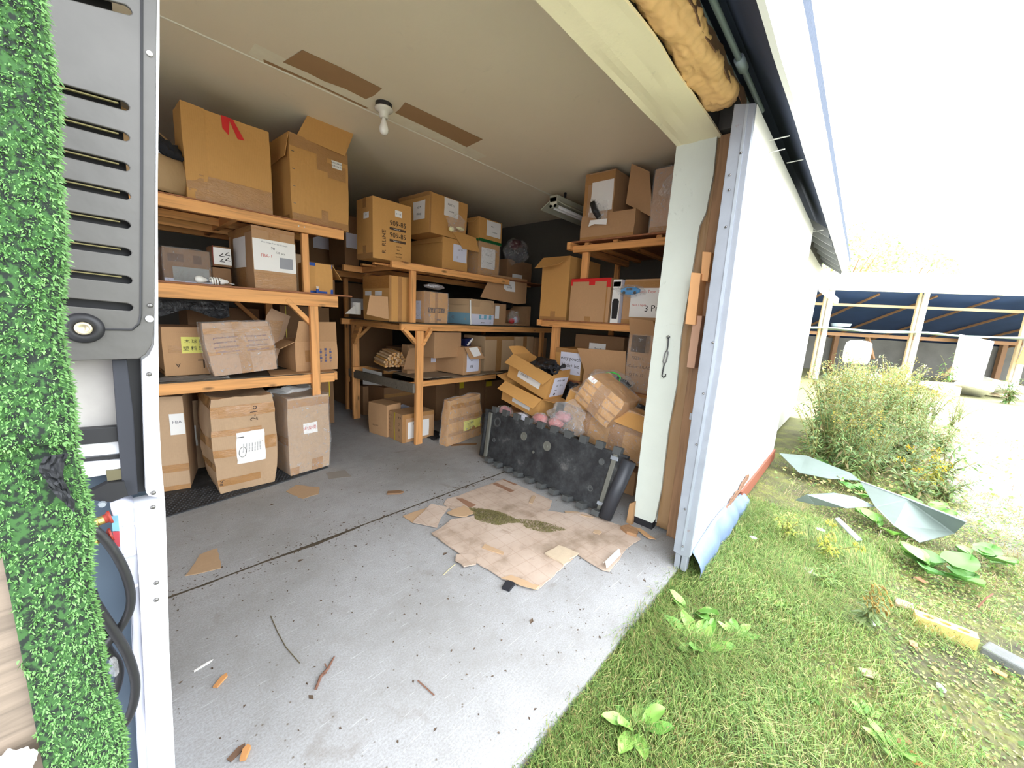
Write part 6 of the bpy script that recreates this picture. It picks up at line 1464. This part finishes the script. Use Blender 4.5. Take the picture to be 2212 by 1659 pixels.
def daisy(p, lab, s_=1.0, tilt=.5):
    t = empty('daisy', p, label=lab, cat='flower')
    for k in range(16):
        a = k / 16 * 6.283
        MB().add([(0, 0, .0), (.008 * math.cos(a - .25) * s_, .008 * math.sin(a - .25) * s_, .001), (.022 * math.cos(a) * s_, .022 * math.sin(a) * s_, .002), (.008 * math.cos(a + .25) * s_, .008 * math.sin(a + .25) * s_, .001)], [(0, 1, 2, 3)]).build('petal', PAPER, t, solid=.0006)
    MB().lathe([(.001, .004), (.005, .003), (.005, 0), (.001, 0)], 12).build('flower_centre', plain('daisy_yellow', (220, 190, 60)), t)
    MB().tube([(0, 0, 0), (.01, .02, -p[2] * .5 - .02), (.0, .03, -p[2] - .05)], .0012, 5).build('stem', plain('plant_stem', (120, 116, 62)), t)
daisy((3.085, 0.005, 0.1), 'large white daisy in front of the bent metal sheets', 1.25)
daisy((2.666, 0.307, 0.08), 'small white daisy near the door flashing', 1.0)
chip('paper_scrap', (2.72, 0.017, -0.03), .07, .04, .5, PAPER, 'white scrap in the grass below the daisies', .012, 'scrap')
chip('paper_scrap', (2.195, -0.454, -0.04), .035, .018, .5, PAPER, 'small white pebble-like scrap near bottom right', .012, 'scrap')
chip('paper_scrap', (2.446, -0.252, -0.03), .03, .015, .5, PAPER, 'white speck of litter left of the brick', .01, 'scrap')
LFB = plain('fallen_leaf', (176, 120, 90)); LFO = plain('fallen_leaf_orange', (200, 140, 80))
for i, (p, s_, m_, lab) in enumerate((((2.425, -0.392, -0.03), .045, LFB, 'pink-brown fallen leaf below the brick'), ((2.483, -0.649, -0.03), .05, LFO, 'orange fallen leaf near the kerb'), ((1.779, -0.323, -0.03), .055, LFB, 'reddish fallen leaf at the bottom right'), ((3.117, -0.471, -0.02), .05, LFB, 'brown fallen leaf under the burdock'), ((2.059, -0.243, -0.03), .07, plain('bleached_wood', (186, 166, 140)), 'bleached wood chip in the moss'), ((1.73, -0.348, -0.03), .05, LFO, 'pale orange leaf at the very bottom edge'), ((2.769, -0.444, -0.02), .04, LFB, 'brown leaf just behind the brick'))):
    chip('fallen_leaf', p, s_, s_ * .6, i * 1.3, m_, lab, .004, 'leaf')
SHT = mat('weathered_sheet', f_galv, (112, 124, 118), 0.3)
# bent metal sheets
ms_ = []
def bent(name, pts, label, m_=SHT):
    t = MB()
    t.add(pts, [tuple(range(len(pts)))])
    return t.build(name, m_, solid=.004, label=label, cat='metal sheet')
A = [(4.682, 0.449, 0.12), (4.761, 0.232, 0.14), (4.639, -0.117, 0.1), (4.644, -0.189, 0.05), (4.486, 0.027, 0.04), (4.473, 0.247, 0.03)]
bent('metal_sheet', A, 'pointed grey metal sheet lying from the door corner')
Bq = [(3.686, 0.199, 0.03), (3.695, 0.133, 0.1), (3.892, -0.022, 0.11), (3.968, -0.156, 0.1), (3.987, -0.281, 0.06), (3.786, -0.118, 0.05), (3.744, 0.072, 0.02)]
bent('metal_sheet', Bq, 'curved grey metal sheet in the middle of the scrap')
Cq = [(4.223, -0.173, 0.16), (4.023, -0.438, 0.17), (3.797, -0.696, 0.18), (3.867, -0.674, 0.06), (3.573, -0.49, 0.03), (3.702, -0.369, 0.05), (3.919, -0.272, 0.08)]
cs = bent('metal_sheet', Cq, 'long folded metal sheet reaching the gravel')
MB().tube([Vector(p) + Vector((0, 0, .004)) for p in Cq[:3]], .006, 8).build('folded_edge', GALV, cs)
MB().prism([(p[0], p[1], p[2]) for p in [(3.554, -0.058, 0.02), (3.598, -0.08, 0.02), (3.369, -0.211, 0.0), (3.322, -0.183, 0.0)]], (0, 0, .01)).build('metal_strip', GALV, label='narrow pale strip below the curved metal sheet', cat='metal strip')
# brick and kerb
bk_ = empty('brick', (2.679, -0.527, -0.05), label='yellow brick with three holes lying in the grass', cat='brick')
YB = plain('yellow_brick', (204, 174, 104), var=.2, scale=22, bump=.5)
p0, p1 = Vector((2.609, -0.406, 0.0)), Vector((2.611, -0.607, 0.0))
ang = math.atan2(p1.y - p0.y, p1.x - p0.x); Lb = .205
bk_.location = (p0.x, p0.y, -.045); bk_.rotation_euler = (0, 0, ang)
bm = bmesh.new()
def brickm():
    mb = MB(); W_, Hh, r_ = .062, .062, .016
    # top with three oval holes: strips between hole rings
    cx = [Lb * .22, Lb * .5, Lb * .78]; segs = 24
    cells = [0, Lb * .36, Lb * .64, Lb]
    for k in range(3):
        a0, a1 = cells[k], cells[k + 1]; c = cx[k]
        ring, sq = [], []
        for s_ in range(segs):
            t = 2 * math.pi * s_ / segs; ring.append((c + .019 * math.cos(t), W_ / 2 + .011 * math.sin(t)))
            dx, dy = math.cos(t), math.sin(t)
            kx = (a1 - c) / dx if dx > 1e-6 else ((a0 - c) / dx if dx < -1e-6 else 1e9); ky = (W_ / 2) / abs(dy) if abs(dy) > 1e-6 else 1e9
            kk = min(kx, ky); sq.append((c + dx * kk, W_ / 2 + dy * kk))
        v = [(x, y, Hh) for x, y in ring] + [(x, y, Hh) for x, y in sq] + [(x, y, .012) for x, y in ring]
        f = [(i, (i + 1) % segs, segs + (i + 1) % segs, segs + i) for i in range(segs)] + [(i, (i + 1) % segs, 2 * segs + (i + 1) % segs, 2 * segs + i) for i in range(segs)] + [tuple(range(2 * segs, 3 * segs))]
        mb.add(v, f)
        mb.add([(a0, 0, 0), (a1, 0, 0), (a1, 0, Hh), (a0, 0, Hh), (a0, W_, 0), (a1, W_, 0), (a1, W_, Hh), (a0, W_, Hh)], [(0, 1, 2, 3), (4, 5, 6, 7), (0, 1, 5, 4)])
        for xx, yy in ((a0, 0), (a1, 0), (a0, W_), (a1, W_)): pass
    mb.add([(0, 0, 0), (0, W_, 0), (0, W_, Hh), (0, 0, Hh)], [(0, 1, 2, 3)]); mb.add([(Lb, 0, 0), (Lb, W_, 0), (Lb, W_, Hh), (Lb, 0, Hh)], [(0, 1, 2, 3)])
    return mb
bm.free()
brickm().build('brick_body', YB, bk_)
kb = empty('kerb_stone', (p1.x, p1.y, -.06), label='grey concrete kerb piece beside the yellow brick', cat='kerb', rot=0)
q1 = Vector((2.561, -0.719, 0.0))
kb.rotation_euler = (0, 0, math.atan2(q1.y - p1.y, q1.x - p1.x)); 
MB().box(.012, -.005, -.02, .75, .085, .055).build('stone', plain('grey_kerb', (104, 106, 104), var=.3, scale=16, bump=.6), kb, bevel=.008)
MB().prism([(2.771, -0.341, -0.02), (2.77, -0.413, -0.02), (2.715, -0.413, -0.02), (2.7, -0.346, -0.02)], (0, 0, .012)).build('wood_scrap', plain('pinkish_wood', (170, 140, 120)), label='pinkish wood scrap touching the left end of the brick', cat='wood')
MB().tube([(2.91, -0.645, 0.03), (2.94, -0.668, 0.08), (2.978, -0.693, 0.1)], .004, 6).build('rusty_wire', plain('rust', (120, 80, 60)), label='thin rusty curved wire behind the kerb', cat='wire')

# ---------------- open storage shed across the yard
sh = empty('storage_shed', (16.777, -1.188, -.05), rot=-61, label='open-fronted storage shed with a white roof across the yard', cat='shed')
SW = plain('weathered_white', (232, 226, 214)); BRN = plain('brown_timber', (150, 112, 80)); BLUE = plain('blue_tarp', (44, 66, 110), var=.3, scale=2)
def sbox(n, m_, *b_, **k): return MB().box(*b_).build(n, m_, sh, bevel=.01, **k)
for x in (-6.6, -2.42, 0, 2.6, 5.4):
    sbox('post', SW, x - .06, -.05, 0, x + .07, .08, 2.86, label='pale front post')
    sbox('post', plain('pale_timber', (206, 180, 140)), x - .17, -.02, 0, x - .10, .06, 2.86)
    sbox('post', BRN, x - .08, 4.0, 0, x + .08, 4.15, 1.9)
MB().prism([(-9, -.45, 2.86), (-9, 4.6, 3.92), (-9, 4.6, 4.0), (-9, -.45, 3.0)], (18, 0, 0)).build('roof', plain('white_roof', (244, 246, 248), var=.03), sh)
sbox('fascia', SW, -9, -.50, 2.76, 9, -.44, 3.0)
MB().prism([(-8.9, .0, 2.82), (-8.9, 4.5, 1.35), (-8.9, 4.5, 1.30), (-8.9, .0, 2.77)], (17.8, 0, 0)).build('blue_sheeting', BLUE, sh, label='dark blue sheeting under the roof')
for k in range(12):
    x = -8.4 + 1.45 * k
    MB().bar((x, .05, 2.74), (x - .5, 4.4, 1.28), .06, .06).build('rafter', BRN, sh)
MB().box(-8.9, .35, 2.36, 8.9, .42, 2.44).build('purlin', plain('pale_timber', (206, 180, 140)), sh)
MB().box(-8.9, 4.2, 0, 8.9, 4.4, 1.35).build('back_wall', plain('stone_wall', (112, 110, 104), var=.4, scale=2, bump=.6), sh)
MB().box(-9, .0, 0, -8.85, 4.4, 2.7).build('end_wall', SW, sh)
# bench with pale boards
def bench(a, b_): return (-8.0 + 15.5 * a, -.35 + .9 * b_, 1.62 + .03 * math.sin(a * 40) * (1 - b_) + .05 * noise.noise(Vector((a * 14, b_ * 2, 0))))
MB().sheet(bench, 60, 3).build('corrugated_shelf', plain('pale_green_sheet', (190, 208, 196)), sh, solid=.04, label='pale wavy sheet laid as a shelf')
MB().box(-8, .0, 1.42, 7.5, .08, 1.52).build('shelf_rail', BRN, sh)
shloc = Vector((16.777, -1.188, -.05)); ca, sa = math.cos(R(-61)), math.sin(R(-61))
def W(x, y, z): return Vector((shloc.x + x * ca - y * sa, shloc.y + x * sa + y * ca, shloc.z + z))
def thing_sh(name, m_, mb, x, y, z, label, cat, group=None, rot=-61, **k):
    o = mb.build(name, m_, label=label, cat=cat, group=group, **k); o.location = W(x, y, z); o.rotation_euler = (0, 0, R(rot)); return o
WH = plain('white_board', (240, 238, 232))
thing_sh('white_board', WH, MB().prism([(0, 0, 0), (.75, 0, -.1), (.9, .15, 1.15), (.05, .1, 1.3)], (0, .03, 0)), .75, -.45, .35, 'tall white board leaning under the shed shelf', 'board')
thing_sh('cardboard_square', card('orange'), MB().prism([(0, 0, 0), (.75, 0, -.1), (.8, 0, .55), (.1, 0, .62)], (0, .02, 0)), 2.15, -.45, .92, 'brown cardboard square hanging from the shed shelf', 'cardboard')
thing_sh('white_barrel', WH, MB().lathe([(.001, 0), (.27, 0), (.31, .1), (.32, .4), (.29, .62), (.2, .68), (.001, .7)], 20), -1.75, -.6, .62, 'pale barrel by the left shed post', 'barrel', smooth=True)
thing_sh('timber_offcut', BRN, MB().bar((0, 0, 0), (.35, .1, -.75), .12, .05), -1.15, .2, 1.5, 'brown timber hanging down below the shed shelf', 'timber')
thing_sh('metal_pan', GALV, MB().lathe([(.001, 0), (.22, 0), (.26, .1), (.24, .1), (.2, .02), (.001, .02)], 20), -2.0, .0, 1.70, 'grey round pan on the shed shelf', 'pan')
random.seed(31)
labs = ['long white plank at the left of the rubble before the shed', 'broken white board flat before the left shed bay', 'pale slab tilted by the middle shed post', 'white broken panel right of the middle shed post', 'low white slab in the sun before the shed', 'pale brown board on the rubble under the hanging cardboard', 'thin board leaning toward the right shed post', 'white scrap block nearest the weeds', 'wide sunlit board on the ground before the shed', 'bleached plank lying in the far grass']
for i in range(10):
    w_, d_ = random.uniform(.5, 1.3), random.uniform(.3, .7)
    o = thing_sh('board_scrap', WH if i % 3 else plain('bleached_board', (214, 196, 166)), MB().box(-w_ / 2, -d_ / 2, 0, w_ / 2, d_ / 2, random.uniform(.03, .25)), -1.9 + .62 * i, random.uniform(-1.6, .1), .02 + .08 * (i % 3), labs[i], 'board', 'broken boards before the shed')
    o.rotation_euler = (random.uniform(-.35, .35), random.uniform(-.3, .3), random.uniform(0, 3))
thing_sh('timber_rail', plain('pale_timber', (206, 180, 140)), MB().bar((0, 0, 0), (1.5, 0, -.05), .05, .14).bar((.1, .3, .0), (.5, .3, .7), .05, .1), 1.1, .1, .35, 'pale low timber rail inside the right shed bay', 'timber')
plantlike('sapling', *W(.55, -.8, 0)[:2], 1.15, 5, .17, [(120, 160, 90), (140, 176, 104)], 'leafy sapling growing beside the middle shed post', 'sapling', None, .35, 22, None, 44)
plantlike('dead_weed', *W(3.0, -1.3, 0)[:2], .8, 8, .10, [(200, 196, 170), (180, 176, 140)], 'dry pale bush before the right shed post', 'weed', None, .4, 20, None, 45)
for i, (x, y, lab) in enumerate(((-1.3, -1.6, 'green weeds before the left shed bay'), (0.6, -2.4, 'sunlit weeds before the middle shed bay'), (2.0, -3.2, 'sunlit weeds in the bright clearing'), (-2.6, -2.0, 'tall weed beside the pale barrel'))):
    q = W(x, y, 0); plantlike('weed_bush', q[0], q[1], .7, 9, .16, WG, lab, 'weed', None, .5, 26, None, 50 + i)
# drooping bracket at the far corner of the garage wall
MB().bar((8.0, .62, 2.1), (9.2, .45, 1.98), .05, .09).build('drain_pipe', WHITEMET, label='white pipe stub sticking out past the far wall corner', cat='pipe')
# leftover garden plants against the far wall
# ---------------- trees behind the shed
def tree(x, y, h, r_, n, seed, label, cols):
    rg = random.Random(seed); t = empty('tree', (x, y, -.05), label=label, cat='tree', group='trees behind the shed')
    tk = MB().tube([(0, 0, 0), (.1, 0, h * .4), (.0, .1, h * .75)], [.22, .16, .08], 10)
    for k in range(7):
        a = k * .9; tk.tube([(0, 0, h * .4), (r_ * .5 * math.cos(a), r_ * .5 * math.sin(a), h * (.6 + .04 * k))], [.08, .03], 6)
    tk.build('trunk', BRN, t)
    pts = []
    while len(pts) < n:
        p = Vector((rg.uniform(-1, 1), rg.uniform(-1, 1), rg.uniform(-1, 1)))
        if p.length < 1 and noise.noise(p * 2.6 + Vector((seed, 0, 0))) > -.08: pts.append((p.x * r_, p.y * r_, h * .72 + p.z * h * .34))
    c = np.array(pts); az = rng.uniform(0, 6.28, n); ti = rng.uniform(-1, 1, n); s_ = rng.uniform(.12, .26, n)
    V = leaves(c[:, 0], c[:, 1], c[:, 2], s_, ti, az)
    quads('crown', V, pal(n, cols), 4, [(0, 1, 2, 3)], parent=t)
HAZE_LEAF = [(170, 190, 130), (190, 204, 150), (150, 176, 116)]  # leaf greens paled to imitate haze and flare
tree(34, 1.6, 8.2, 3.0, 5200, 1, 'leafy haze-paled tree just above the shed roof by the eave', HAZE_LEAF)
tree(38, -1.2, 7.6, 2.8, 4200, 2, 'second haze-paled tree behind the shed roof, right of the first', HAZE_LEAF)
